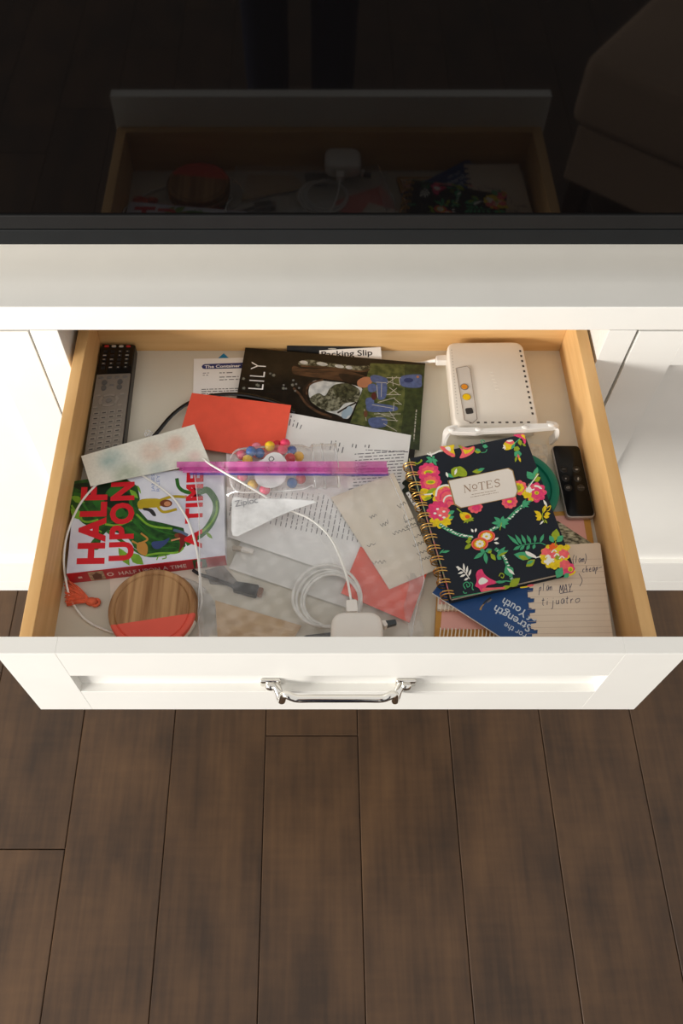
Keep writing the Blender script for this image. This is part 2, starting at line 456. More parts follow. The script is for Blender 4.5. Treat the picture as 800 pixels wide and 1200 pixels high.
def shaker(name, x0, x1, z0, z1, yf, th, sw, rw_t, rw_b, rec, parent):
    """door: two stiles, two rails, recessed panel"""
    base = MB(); base.box((x0+sw-.004, yf+rec, z0+rw_b-.004), (x1-sw+.004, yf+th-.002, z1-rw_t+.004))
    d = base.build(name, WHITE, parent, smooth=0)
    for a, b in ((x0, x0+sw), (x1-sw, x1)):
        m_ = MB(); m_.box((a, yf, z0), (b, yf+th, z1), .0003, seg=1); m_.build('stile', WHITE, d)
    for a, b in ((z0, z0+rw_b), (z1-rw_t, z1)):
        m_ = MB(); m_.box((x0+sw, yf, a), (x1-sw, yf+th, b), .0003, seg=1); m_.build('rail', WHITE, d)
    return d
ptop = aty(790, 428, YD).z; pbot = aty(366, 660, YD).z
tag(shaker('cabinet_door', SR+.0042, .9, DB, DT, YD, .0198, .0605, DT-ptop, pbot-DB, .010, cab), 'right door partly in the shadow of the drawer')
tag(shaker('cabinet_door', -.85, SL-.0024, DB, DT, YD, .0198, .0605, DT-ptop, pbot-DB, .010, cab), 'sunlit left door')
cab2 = MB(); cab2.box((XL-.01, YD, KB), (XR+.01, 1.35, KT), .0018, seg=2)
tag(cab2.build('countertop', WHITE, None), 'white painted countertop under the black television', 'countertop')

# ---- television
YT = .8045
tv = thing('television', 'large black flat television standing on the white counter', 'television', (.02, YT+.03, KT))
zb = aty(366, 287.5, YT).z; z1 = aty(366, 269.5, YT).z; z2 = aty(366, 252, YT+.001).z
TX0, TX1, TZ = -.71, .75, zb+.845
SCR = mat('glossy_black_screen', (7, 6, 6), .035, .02, 20, spec=.36)
BEZ = mat('black_bezel', (25, 25, 25), .5, .05, 30, spec=.25); BEZ2 = mat('black_lower_bezel', (24, 26, 27), .55, .05, 30, spec=.22)
m_ = MB(); m_.box((TX0+.01, YT+.003, z2-.002), (TX1-.01, YT+.01, TZ-.01)); m_.build('screen', SCR, tv, smooth=0)
m_ = MB(); m_.box((TX0, YT, z1+.0012), (TX1, YT+.028, z2), .0015)
m_.box((TX0, YT, z2), (TX0+.012, YT+.028, TZ), .001); m_.box((TX1-.012, YT, z2), (TX1, YT+.028, TZ), .001); m_.box((TX0, YT, TZ-.012), (TX1, YT+.028, TZ), .001)
m_.build('bezel', BEZ, tv)
m_ = MB(); m_.box((TX0, YT, zb), (TX1, YT+.03, z1), .0025); m_.build('lower_bezel', BEZ2, tv)
m_ = MB(); m_.box((TX0+.02, YT+.011, zb+.01), (TX1-.02, YT+.06, TZ-.02), .006); m_.build('back_cover', BLACKPL, tv)
for x in (-.62, .58):
    m_ = MB(); m_.box((x, YT-.02, KT+.0003), (x+.04, YT+.19, KT+.012), .003); m_.box((x+.008, YT+.03, KT+.008), (x+.032, YT+.055, zb+.04), .003); m_.build('foot', BLACKPL, tv)

# ================================================================== THE DRAWER
B = .617                        # top of the drawer bottom
RIM = .690
FZ1 = .742                      # the front stands higher than the box
YB0 = at(366, 746, FZ1).y; YF0 = at(366, 766, FZ1).y
drw = thing('drawer', 'wide white-fronted maple drawer pulled open and full of clutter', 'drawer', (.03, .6, .511))
FX0, FX1, FZ0 = aty(47.5, 831, YF0).x, aty(742.5, 831.5, YF0).x, aty(400, 831.3, YF0).z
PX0, PX1 = aty(82, 792, YF0).x, aty(712, 792, YF0).x
PZ1, PZ0 = aty(400, 792, YF0).z, aty(400, 810.5, YF0).z
fr = MB(); fr.box((PX0-.004, YF0+.010, PZ0-.004), (PX1+.004, YB0-.001, PZ1+.004))
front = fr.build('drawer_front', WHITE, drw, smooth=0)
for a, b in ((FX0, PX0), (PX1, FX1)):
    m_ = MB(); m_.box((a, YF0, FZ0), (b, YB0, FZ1), .0003, seg=1); m_.build('stile', WHITE, front)
for a, b in ((FZ0, PZ0), (PZ1, FZ1)):
    m_ = MB(); m_.box((PX0, YF0, a), (PX1, YB0, b), .0003, seg=1); m_.build('rail', WHITE, front)
XS = [-.3183, -.3035, .3575, .3737]; YBK = at(400, 411, B).y
for a, b in ((XS[0], XS[1]), (XS[2], XS[3])):
    m_ = MB(); m_.box((a, YB0, B-.028), (b, YBK+.015, RIM), .0012); m_.build('side_panel', MAPLE, drw)
MAPLE2 = mat('maple_wood_across', (209, 163, 104), .45, 0, 22, stretch=(.35, 3, 4), rgb2=(221, 178, 120), detail=5, bump=.05)
m_ = MB(); m_.box((XS[1], YBK, B-.015), (XS[2], YBK+.015, RIM), .0008); m_.build('back_panel', MAPLE2, drw)
m_ = MB(); m_.box((XS[1], YB0, B-.028), (XS[2], YB0+.015, RIM), .0008); m_.build('box_front', MAPLE2, drw)
m_ = MB(); m_.box((XS[1], YB0, B-.008), (XS[2], YBK, B)); m_.build('drawer_bottom', LINER, drw)
# chrome pull
hy = YF0+.010
hl, hr = aty(317, 797.5, hy), aty(475, 797.5, hy)
hz = aty(396, 818, YF0-.022).z
h = MB()
pts = [(hl.x+.004, hy-.003, hl.z), (hl.x+.009, hy-.012, hl.z-.001), (hl.x+.0125, hy-.022, hl.z-.003), (hl.x+.0175, hy-.0295, hz+.0035), (hl.x+.030, hy-.0325, hz+.0003), (hl.x+.05, hy-.0325, hz),
       (hr.x-.05, hy-.0325, hz), (hr.x-.030, hy-.0325, hz+.0003), (hr.x-.0175, hy-.0295, hr.z*0+hz+.0035), (hr.x-.0125, hy-.022, hr.z-.003), (hr.x-.009, hy-.012, hr.z-.001), (hr.x-.004, hy-.003, hr.z)]
h.tube(pts, [.0050, .0046, .0044, .0044, .0044, .0044, .0044, .0044, .0044, .0044, .0046, .0050], seg=14, sub=6)
handle = h.build('handle', CHROME, drw, smooth=50)
for p, sx in ((hl, -1), (hr, 1)):
    m_ = MB()
    for k in range(1): m_.box((p.x-.0115+.000*sx, hy-.0045, p.z-.0085), (p.x+.0115, hy-.0002, p.z+.0085), .002, seg=3)
    m_.ball((p.x, hy-.006, p.z), .0062, sc=(1.1, .9, 1.1)); m_.build('handle_mount', CHROME, handle, smooth=50)

# ================================================================== CONTENTS, BACK LEFT
# ---- big silver remote
zt = B+.020
rc = [(118.5, 402), (158.5, 402.5), (142.5, 536), (96, 545)]
RM = thing('remote_control', 'long silver and black remote with many buttons in the back left corner', 'remote', at(128, 470, B))
P = [at(u, v, zt) for u, v in rc]
SILV = mat('brushed_silver_plastic', (134, 126, 116), .45, .04, 50, metal=.2, spec=.4)
def lerp2(Q, s_, t_): return (Q[0]*(1-s_)+Q[1]*s_)*(1-t_)+(Q[3]*(1-s_)+Q[2]*s_)*t_
m_ = MB(); m_.slab(round_poly(P, .003), zt-.002, B+.0003, .002); m_.build('body', BLACKPL, RM)
tb = .277
blk = [lerp2(P, s_, t_) for s_, t_ in ((.03, .01), (.97, .01), (.985, tb), (.015, tb))]
slv = [lerp2(P, s_, t_) for s_, t_ in ((.015, tb), (.965, tb), (.965, .99), (.02, .99))]
m_ = MB(); m_.slab(round_poly(blk, .002), zt, zt-.003, .0006); m_.build('upper_faceplate', mat('glossy_black_plastic', (14, 14, 15), .15, .03, spec=.5), RM)
m_ = MB(); m_.slab(round_poly(slv, .001), zt, zt-.003, .0006); m_.build('lower_faceplate', SILV, RM)
REDB = mat('red_rubber_key', (196, 52, 48), .5); PALEB = mat('pale_key', (196, 190, 176), .5); DKEY = mat('grey_key', (112, 108, 104), .45); SKEY = mat('silver_key', (146, 138, 128), .35, metal=.2)
def key(parent, name, s_, t_, ws, hs, m, dz=.0012, rot=True, n=14, sq=1.0):
    mb = MB(); pts = []
    for k in range(n):
        a = 2*math.pi*k/n; ca, sa = math.cos(a), math.sin(a)
        e = .55 if sq > 1 else 1
        x = math.copysign(abs(ca)**e, ca)*ws; y = math.copysign(abs(sa)**e, sa)*hs
        pts.append(lerp2(P, s_+x, t_+y))
    mb.slab(pts, zt+dz, zt-.0005, .0004)
    return mb.build(name, m, parent)
for k, s_ in enumerate((.18, .39, .60, .81)): key(RM, 'colour_key', s_, .030, .065, .0085, REDB if k in (0, 3) else PALEB, sq=2)
mb = MB(); rgk = random.Random(2)
for r_ in range(5):
    for c_ in range(4):
        q = [lerp2(P, .16+.215*c_+sx*.055, .078+.036*r_+sy*.011) for sx, sy in ((-1, -1), (1, -1), (1, 1), (-1, 1))]
        mb.slab(q, zt+.0009, zt-.0004, .0004)
mb.build('upper_keypad', mat('black_rubber_key', (34, 34, 36), .5), RM, kind='stuff')
mb = MB()
for r_ in range(5):
    for c_ in range(4):
        if rgk.random() < .8:
            w_ = rgk.choice([.02, .03, .045]); q = [lerp2(P, .16+.215*c_+sx*w_, .078+.036*r_+sy*.003) for sx, sy in ((-1, -1), (1, -1), (1, 1), (-1, 1))]
            mb.prism([p+Vector((0, 0, .0011)) for p in q], .0003)
mb.build('key_markings', PALEB, RM, smooth=0, kind='stuff')
for s_ in (.13, .36, .58, .80): key(RM, 'round_key', s_+.02, .308, .075, .010, DKEY)
for s_ in (.27, .70):
    for t_ in (.352, .397): key(RM, 'volume_key', s_, t_, .075, .022, mat('dark_grey_key', (88, 86, 84), .45))
key(RM, 'mute_key', .48, .376, .06, .006, DKEY, sq=2)
cx, cy = .46, .508
for k in range(4):
    mb = MB(); a0 = math.pi/2*k-math.pi/4+.12; a1 = a0+math.pi/2-.24; pts = []
    for j in range(7):
        a = a0+(a1-a0)*j/6; pts.append(lerp2(P, cx+.27*math.cos(a), cy+.052*math.sin(a)))
    for j in range(6, -1, -1):
        a = a0+(a1-a0)*j/6; pts.append(lerp2(P, cx+.19*math.cos(a), cy+.037*math.sin(a)))
    mb.prism([p+Vector((0, 0, .0012)) for p in pts], .0014); mb.build('arrow_key', SKEY, RM, smooth=0)
key(RM, 'centre_key', cx, cy, .09, .018, DKEY)
for s_, t_ in ((.15, .46), (.80, .46), (.12, .556), (.78, .556)): key(RM, 'corner_key', s_, t_, .06, .008, SKEY, sq=2)
mb = MB(); mk = MB()
for r_ in range(9):
    for c_ in range(4):
        cs = .17+.21*c_; ct = .606+.0405*r_
        q = [lerp2(P, cs+sx*.08, ct+sy*.0125) for sx, sy in ((-1, -1), (1, -1), (1, 1), (-1, 1))]
        mb.slab(q, zt+.0009, zt-.0004, .0004)
        q = [lerp2(P, cs+sx*.05, ct+.004+sy*.004) for sx, sy in ((-1, -1), (1, -1), (1, 1), (-1, 1))]
        mk.prism([p+Vector((0, 0, .0011)) for p in q], .0003)
mb.build('lower_keypad', SKEY, RM, kind='stuff'); mk.build('key_print', mat('dark_key_print', (62, 58, 56), .6), RM, smooth=0, kind='stuff')

# ---- store letter, packing slip, blue paper corner
o = sheet('blue_paper', 'blue paper corner peeking above the store letter', 'paper', [(262, 414), (276, 427), (262, 440), (247, 427)], B+.0005, mat('bright_blue_paper', (24, 128, 178), .7))
o = sheet('store_letter', 'white letter headed with a dark blue oval banner at the back', 'letter', [(227, 420.5), (330, 418), (330, 500), (225.5, 500)], B+.0010, PAPER)
p = Print(B+.0010)
NAVY = mat('navy_print', (38, 48, 110), .6); WPRINT = mat('white_print', (238, 238, 238), .6)
bl = [at(0, 0, 0)]
pts = [(236.5, 430)]
p.poly([(237.5, 427.6), (240, 426.6), (300, 424.4), (300, 431.2), (240, 432.4), (237.5, 431.8), (236.2, 429.8)], NAVY)
p.text('The Container Store', (239.5, 431.4), (299, 429.4), (239.6, 428.0), WPRINT, bold=.03)
p.words((237.5, 437), (8, -.3), (0, 2.4), 2, GREYINK, seed=3); p.words((257, 436.5), (17, -.5), (0, 3.4), 1, GREYINK, seed=4)
p.words((257, 441.5), (24, -.8), (0, 3.2), 2, GREYINK, seed=5, ragged=.1); p.words((236, 456), (46, -1.4), (0, 2.6), 4, INK, seed=6, ragged=.02, size=.33)
p.build('print', o)
pl = plane3(at(385, 410.1, B+.0075), at(446, 406.6, B+.0095), at(420, 419, B+.0050))
o = sheet('packing_slip', 'white packing slip peeking out above the dark photo programs', 'paper', [(0, 0)]*4, 0, PAPER, C=[plane_hit(u, v, pl) for u, v in ((374, 410.7), (446, 406.6), (447.2, 421), (374, 415.5))])
p = Print(pl); p.text('Packing Slip', (376.5, 418.4), (436.3, 416.2), (376.3, 411.6), INK, bold=.015); p.build('print', o)

# ---- photo programs
DARK = mat('dark_photo_print', (16, 15, 13), .32, 0, 60, rgb2=(36, 31, 25), detail=6, spec=.35, lo=.45, hi=.75)
o = sheet('photo_program', 'dark program mostly hidden beneath the photo program lettered LILY', 'program', [(0, 0)]*4, 0, DARK, thick=.0010, C=[aty(336, 405.0, YBK-.0008), aty(441, 406.6, YBK-.0008), at(443, 416, B+.0024), at(336, 414, B+.0024)])
p = Print(plane3(aty(336, 405.0, YBK-.0008), aty(441, 406.6, YBK-.0008), at(443, 416, B+.0024)), (330, 395, 4.444)); p.ell((262, 61), 22, 3, PALEB); p.build('print', o)
LZ = B+.0078
LQ = [(287.3, 407.4), (498.2, 425.5), (484.5, 541), (269, 512)]
LPL = (at(400, 470, LZ), Vector((0, 0, 1)))
lily = sheet('photo_program', 'photo program lettered LILY showing a tree and blue chairs', 'program', LQ, LZ, DARK, thick=.0015, C=[plane_hit(u, v, LPL) for u, v in LQ])
p = Print(LPL, (330, 395, 4.444))
GRASS = mat('grass_photo_print', (52, 64, 30), .35, 0, 120, rgb2=(98, 104, 58), detail=6, spec=.45)
GRASS2 = mat('dark_grass_photo_print', (38, 48, 26), .35, 0, 120, rgb2=(62, 74, 40), detail=6, spec=.45)
SKYP = mat('sky_photo_print', (168, 172, 172), .35, 0, 90, rgb2=(210, 212, 208), detail=4)
FOLI = mat('foliage_photo_print', (46, 46, 30), .35, 0, 220, rgb2=(140, 140, 118), detail=7, lo=.42, hi=.66)
BARK = mat('bark_photo_print', (52, 36, 26), .35, 0, 140, rgb2=(92, 66, 46), detail=6, stretch=(.4, 2, 1)); BARKD = mat('dark_bark_photo_print', (24, 18, 14), .35, 0, 120, rgb2=(44, 32, 24), detail=6)
p.poly([(462, 136), (745, 146), (738, 265), (728, 385), (718, 470), (712, 520), (670, 512), (355, 448), (400, 330), (430, 250)], GRASS)
p.poly([(640, 140), (745, 146), (738, 265), (728, 385), (716, 590), (660, 580), (620, 500), (640, 330)], GRASS2)
p.blob([(88, 128), (150, 118), (250, 135), (400, 150), (455, 150), (440, 180), (300, 165), (180, 150), (100, 148)], FOLI)
for c_, rx in (((115, 132), 22), ((210, 140), 30), ((300, 152), 24), ((350, 158), 18)): p.ell(c_, rx, 9, SKYP, .15)
p.line([(100, 150), (250, 160), (400, 178), (455, 172)], 9, BARK)
p.blob([(60, 150), (120, 165), (260, 165), (380, 185), (450, 215), (440, 235), (340, 232), (230, 218), (130, 205), (60, 190)], BARK)
p.blob([(300, 190), (420, 205), (448, 224), (420, 240), (330, 232)], BARKD)
p.blob([(150, 245), (180, 225), (250, 232), (330, 240), (410, 262), (415, 285), (385, 350), (355, 415), (330, 425), (290, 405), (230, 385), (170, 345), (140, 300)], SKYP)
p.blob([(146, 320), (190, 292), (225, 305), (255, 262), (300, 243), (380, 258), (408, 285), (392, 335), (330, 345), (292, 380), (230, 384), (172, 352)], FOLI)
p.blob([(270, 255), (330, 240), (390, 262), (385, 300), (330, 320), (280, 300)], mat('dark_foliage_photo_print', (34, 36, 22), .35, 0, 200, rgb2=(88, 90, 66), detail=7))
p.line([(150, 235), (118, 270), (125, 320), (160, 370), (230, 410), (330, 425)], 17, BARKD); p.line([(60, 265), (95, 300), (130, 350), (190, 390), (260, 415)], 12, BARK, smooth=True)
p.line([(215, 222), (160, 238), (132, 265), (130, 300)], 10, BARK)
p.line([(290, 395), (340, 365), (390, 340)], 9, BARKD)
for c_ in ((75, 245), (60, 225), (90, 265), (22, 268), (10, 250), (70, 280), (-60, 190), (-45, 200)): p.scallop(c_, 7, 5, mat('grey_sky_print', (116, 118, 116), .4), .5)
for c_ in ((330, 400), (350, 385)): p.ell(c_, 18, 26, mat('blue_sky_photo_print', (150, 170, 184), .35), .3)
CHB = mat('blue_cloth_photo_print', (84, 98, 140), .35, .15, 200); CHW = mat('white_chair_photo_print', (182, 178, 164), .35, .05); SKINP = mat('tan_photo_print', (172, 116, 84), .4)
p.blob([(395, 228), (430, 208), (462, 212), (470, 235), (440, 262), (400, 258)], SKINP)
for q in ([(462, 205), (490, 198), (545, 215), (548, 238), (500, 240), (468, 230)], [(450, 250), (485, 245), (490, 280), (455, 285)], [(495, 235), (545, 240), (540, 315), (500, 320)], [(440, 320), (475, 318), (478, 350), (440, 355)], [(455, 345), (590, 360), (588, 385), (455, 388)], [(450, 430), (490, 418), (545, 425), (540, 465), (470, 470)], [(622, 205), (720, 195), (728, 225), (720, 262), (626, 255)]): p.blob(q, CHB)
for a, b in (((545, 212), (620, 212)), ((550, 230), (612, 250)), ((545, 245), (600, 205)), ((490, 235), (545, 238)), ((495, 250), (500, 315)), ((520, 240), (518, 312)), ((545, 300), (620, 300)), ((560, 262), (610, 300)), ((600, 265), (555, 300)), ((500, 340), (590, 315)), ((585, 320), (625, 352)), ((470, 352), (585, 372)), ((590, 345), (622, 350)), ((480, 400), (620, 400)), ((500, 395), (590, 425)), ((520, 430), (605, 435)), ((560, 385), (600, 440)), ((430, 375), (440, 435)), ((490, 415), (590, 405)), ((585, 340), (580, 385)), ((530, 450), (600, 490)), ((610, 210), (615, 250)), ((575, 205), (580, 255))): p.line([a, b], 3.0, CHW)
p.ell((480, 308), 14, 20, mat('maroon_photo_print', (82, 36, 34), .4)); p.ell((437, 400), 10, 18, mat('brown_photo_print', (104, 66, 46), .4)); p.ell((708, 207), 7, 7, SKINP); p.ell((660, 225), 25, 12, mat('deep_blue_photo_print', (44, 58, 104), .4))
p.words((704, 378), (-14, 165), (-11, -1), 1, CHW, size=.6, seed=9, ragged=0)
p.fr = (215, 395, 6.1538)
p.text('LILY', (575, 380), (598, 185), (457, 372), WPRINT, bold=-.012, spacing=1.15)
for c_ in ((435, 368), (432, 300), (530, 345), (650, 275), (720, 370), (785, 345), (540, 350)): p.scallop(c_, 13, 5, mat('grey_leaf_photo_print', (120, 122, 112), .4), .5)
p.build('photo_print', lily)

# ---- black cord, clear clip
m_ = MB(); zc = B+.0096
m_.tube([at(u, v, zc) for u, v in ((172, 520), (184, 507), (200, 488), (217, 474.5), (236, 466.5), (256, 462.5), (280, 462), (302, 465.5), (325, 472), (346, 483))], .0030, seg=10)
for v_ in m_.v: v_.z = zc+(v_.z-zc)*.5
o = tag(m_.build('black_lead', mat('glossy_black_rubber', (12, 12, 13), .22, .05, spec=.5), None, smooth=60), 'glossy black cord arching out from behind the upper red envelope', 'cord')
m_ = MB()
for du, dv, rr in ((0, 0, .0032), (3, 1.5, .0028), (-1.5, 2, .0022)):
    cc = at(173+du, 507+dv, B+.012)
    m_.tube([cc+Vector((rr*math.cos(t), rr*math.sin(t), rr*.5*math.sin(t))) for t in [2*math.pi*k/10 for k in range(10)]], .0007, seg=6, closed=True, sub=2)
tag(m_.build('clear_clip', clear_mat('clear_hard_plastic', haze=.25, gloss=.2), None), 'tiny clear plastic clip beside the end of the black cord', 'clip')

# ---- printed letters beneath the bag
SB = B+.0040
sb = sheet('paper_sheet', 'plain white sheet lying under the bag, front edge above the usb plug', 'paper', [(302, 590), (430, 630), (405, 712), (268, 666)], SB, mat('grey_white_paper', (224, 222, 216), .8, .015, 25))
SA = B+.0085
sa = sheet('printed_letter', 'white printed letter lying upside down beneath the zip bag', 'letter', [(264, 470), (481.5, 510), (457, 694), (266.5, 629)], SA, PAPER)
p = Print(SA)
p.words((482-4, 529), (-56, -2.5), (-.2, 3.4), 1, SOFTINK, size=.33, seed=11); p.words((474, 528), (-62, 4), (-.5, 3.7), 12, SOFTINK, size=.33, seed=12, ragged=.12)
for k in range(5): p.words((334+k*4.2, 497+k*1.4), (2.5, -14+k*2), (4, 1), 1, SOFTINK, size=.33, seed=20+k)
for k in range(4): p.words((386+k*4.6, 527+k*1.2), (2.4, -13+k), (4, 1), 1, SOFTINK, size=.33, seed=30+k)
p.words((412, 524), (1, -5), (4, 1), 2, SOFTINK, seed=41); p.words((427, 524), (1, -5), (4, 1), 2, SOFTINK, seed=42)
for k in range(26): p.words((268+k*6.0, 604+k*1.25), (9, -46), (3.4, .7), 1, SOFTINK, size=.33, seed=50+k, ragged=.12)
p.build('print', sa)

# ---- upper red envelope
RZ = B+.0126
re = sheet('red_envelope', 'plain red envelope lying in front of the LILY program', 'envelope', [(224.7, 460.4), (341, 475), (329.5, 541), (207, 521)], RZ, REDPAP, thick=.0009, curl=.0004)

# ================================================================== BOOK
bz = B+.0245
bBL, bBR, bTL = at(77.8, 672.4, bz), at(263.8, 651, bz), at(88.4, 564, bz)
bTR = bTL+bBR-bBL
bk = thing('paperback_book', 'thick paperback with beanstalk cover and red spine titled HALF UPON A TIME', 'book', (bBL+bTR)/2-Vector((0, 0, .0245)))
SKY2 = mat('pale_sky_cover', (206, 206, 222), .35, 0, 26, rgb2=(228, 228, 236), detail=4, spec=.45)
REDC = mat('red_cover_print', (196, 30, 44), .35, .03, spec=.45)
PAGES = mat('paper_pages', (226, 216, 196), .85, .06, 60, stretch=(1, 1, 40))
ins = .002
m_ = MB()
m_.prism([bBL+Vector((0, 0, 0)), bBR, bTR, bTL], .0006); m_.build('front_cover', SKY2, bk, smooth=0)
m_ = MB(); m_.prism([p_-Vector((0, 0, .0229)) for p_ in (bBL, bBR, bTR, bTL)], .0006); m_.build('back_cover', SKY2, bk, smooth=0)
dn = (bTL-bBL).normalized(); al = (bBR-bBL).normalized()
m_ = MB(); m_.prism([q-Vector((0, 0, .0007)) for q in (bBL+dn*.001+al*.0015, bBR+dn*.001-al*.0015, bTR-dn*.0015-al*.0015, bTL-dn*.0015+al*.0015)], .0222); m_.build('page_block', PAGES, bk, smooth=0)
m_ = MB(); m_.prism([bBL-dn*.0008, bBR-dn*.0008, bBR+dn*.0002, bBL+dn*.0002], .0235); spine = m_.build('spine', REDC, bk, smooth=0)
def sp(s_, h_, e=.0002): return bBL+(bBR-bBL)*s_-Vector((0, 0, .0235*(1-h_)))-dn*(.0008+e)
SPW = mat('pale_spine_letters', (240, 210, 206), .5)
text3d('HALF UPON A TIME', sp(.315, .30), sp(.745, .30), sp(.315, .68), SPW, 'spine_title', bk, bold=.02, spacing=1.05)
TSP, BSP, GSP = mat('tan_spine_print', (182, 150, 120), .4, .3, 200), mat('brown_spine_print', (104, 54, 34), .4), mat('green_spine_print', (52, 84, 44), .4, .4, 300)
for nm, q0, m0, q1, m1_ in (('spine_picture', [(.13, .05), (.225, .05), (.225, .97), (.13, .97)], TSP, [(.152, .1), (.20, .1), (.21, .6), (.18, .85), (.15, .6)], BSP),
                     ('spine_picture', [(.79, .05), (.875, .05), (.875, .97), (.79, .97)], GSP, [(.80, .1), (.84, .1), (.85, .7), (.81, .8)], REDC),
                     ('spine_emblem', [(.262+.022*math.cos(k*.5236), .5+.2*math.sin(k*.5236)) for k in range(12)], SPW, [(.262+.013*math.cos(k*.5236), .5+.12*math.sin(k*.5236)) for k in range(12)], REDC)):
    m_ = MB(); m_.poly([sp(*q_) for q_ in q0], 0); m_.poly([sp(*q_, .0003) for q_ in q1], 1); m_.build(nm, [m0, m1_], bk, smooth=0)
m_ = MB(); m_.poly([sp(.06, .42), sp(.085, .42), sp(.085, .62), sp(.06, .62)]); m_.build('spine_mark', SPW, bk, smooth=0)
p = Print(bz, (60, 550, 3.8095))
VG = mat('dark_vine_print', (22, 58, 22), .35, 0, 130, rgb2=(44, 92, 34), detail=5, spec=.45)
VM = mat('mid_vine_print', (46, 104, 36), .35, .15, 90, spec=.45); VL = mat('light_leaf_print', (122, 168, 50), .35, .15, 90, spec=.45); VD = mat('deep_vine_print', (12, 36, 16), .35, .1, spec=.45)
p.poly([(86, 56), (300, 20), (385, 75), (395, 130), (390, 180), (430, 225), (500, 240), (590, 262), (600, 300), (598, 345), (560, 370), (500, 385), (430, 388), (370, 350), (350, 310), (300, 285), (255, 270), (225, 300), (215, 345), (175, 360), (150, 335), (180, 335), (195, 300), (185, 265), (140, 240), (95, 195), (82, 160)], VG)
p.blob([(95, 70), (200, 60), (300, 80), (360, 130), (330, 190), (260, 180), (180, 120)], VD)
for q in ([(84, 130), (130, 140), (170, 190), (240, 240), (340, 215)], [(100, 110), (160, 120), (230, 160), (300, 195), (360, 215), (420, 260)], [(350, 120), (365, 180), (420, 240), (500, 280), (590, 300)], [(330, 260), (400, 300), (470, 345), (560, 350)], [(250, 275), (330, 330), (420, 385), (520, 380), (600, 340)], [(370, 230), (430, 290), (500, 320), (595, 325)], [(345, 300), (390, 350), (450, 370)]):
    p.line(q, 16, VM, taper=True)
for q in ([(90, 160), (130, 220), (160, 235), (210, 225)], [(380, 200), (440, 250), (540, 265)], [(420, 385), (480, 375), (560, 372), (590, 350)], [(240, 245), (300, 250), (360, 225)], [(560, 45), (575, 85), (620, 100), (660, 100)]):
    p.line(q, 9, VL, taper=False)
p.line([(600, 330), (680, 280), (725, 215), (735, 150), (700, 95), (660, 100)], 30, VM); p.line([(610, 320), (690, 265), (735, 200), (738, 140)], 9, VL)
p.line([(560, 40), (570, 80), (605, 102), (665, 104)], 16, VM); p.line([(150, 335), (200, 355), (215, 335), (195, 315), (180, 330)], 10, VM)
for a, b, wd in (((85, 175), (140, 225), 40), ((86, 120), (150, 150), 30), ((300, 350), (350, 430), 40), ((350, 375), (412, 425), 45), ((690, 280), (720, 310), 16), ((350, 90), (388, 130), 24), ((385, 70), (400, 110), 10)): p.leaf(a, b, wd, VL)
for a, b, wd in (((240, 110), (330, 90), 60), ((180, 130), (250, 170), 50), ((260, 180), (340, 200), 50)): p.leaf(a, b, wd, VM)
p.line([(470, 405), (480, 388), (508, 385), (512, 395), (495, 400)], 5, VL); p.line([(235, 245), (215, 240), (205, 265), (225, 280)], 6, VL)
YEL = mat('mustard_print', (186, 160, 34), .4); SKN = mat('skin_tone_print', (206, 140, 100), .4); BRN = mat('brown_hair_print', (120, 60, 34), .4); BLU = mat('blue_print', (56, 70, 116), .4); TAN = mat('tan_print', (190, 134, 62), .4); DKR = mat('dark_red_print', (112, 30, 28), .4)
p.blob([(385, 150), (400, 135), (440, 130), (480, 132), (500, 150), (480, 168), (440, 172), (400, 178), (388, 170)], YEL); p.line([(480, 140), (540, 122), (605, 124)], 12, YEL); p.line([(470, 160), (500, 190), (560, 178)], 12, YEL)
p.ell((600, 122), 9, 6, SKN); p.ell((512, 152), 28, 17, BRN); p.ell((518, 154), 15, 11, SKN); p.blob([(412, 172), (450, 178), (468, 205), (455, 208), (435, 188), (412, 182)], mat('charcoal_print', (48, 46, 48), .4))
p.blob([(385, 330), (415, 325), (430, 345), (428, 375), (415, 385), (385, 365)], TAN); p.line([(398, 330), (430, 312), (400, 285)], 8, TAN); p.line([(390, 335), (360, 320)], 8, TAN)
p.blob([(450, 325), (500, 318), (528, 305), (515, 330), (480, 355), (455, 350)], BLU); p.blob([(560, 290), (590, 285), (605, 300), (590, 340), (568, 372), (575, 330)], DKR); p.line([(545, 270), (580, 280), (610, 295)], 12, mat('slate_print', (88, 104, 132), .4)); p.line([(535, 318), (575, 308)], 7, SKN); p.ell((560, 295), 10, 9, BRN)
BT = mat('light_blue_letter_print', (150, 164, 206), .5)
p.text('JAMES', (461, 100), (461, 20), (446, 101), BT); p.text('RILEY', (484, 98), (484, 24), (469, 99), BT)
RT = mat('red_title_print', (214, 32, 44), .35, .03, spec=.45)
p.text('HALF', (230, 422), (246, 78), (112, 424), RT, bold=.045, spacing=1.12)
p.text('UPON', (360, 406), (366, 55), (255, 410), RT, bold=.045, spacing=1.12)
p.text('A TIME', (668, 352), (676, 8), (592, 356), RT, bold=.04, spacing=1.05)
p.build('cover_print', bk)

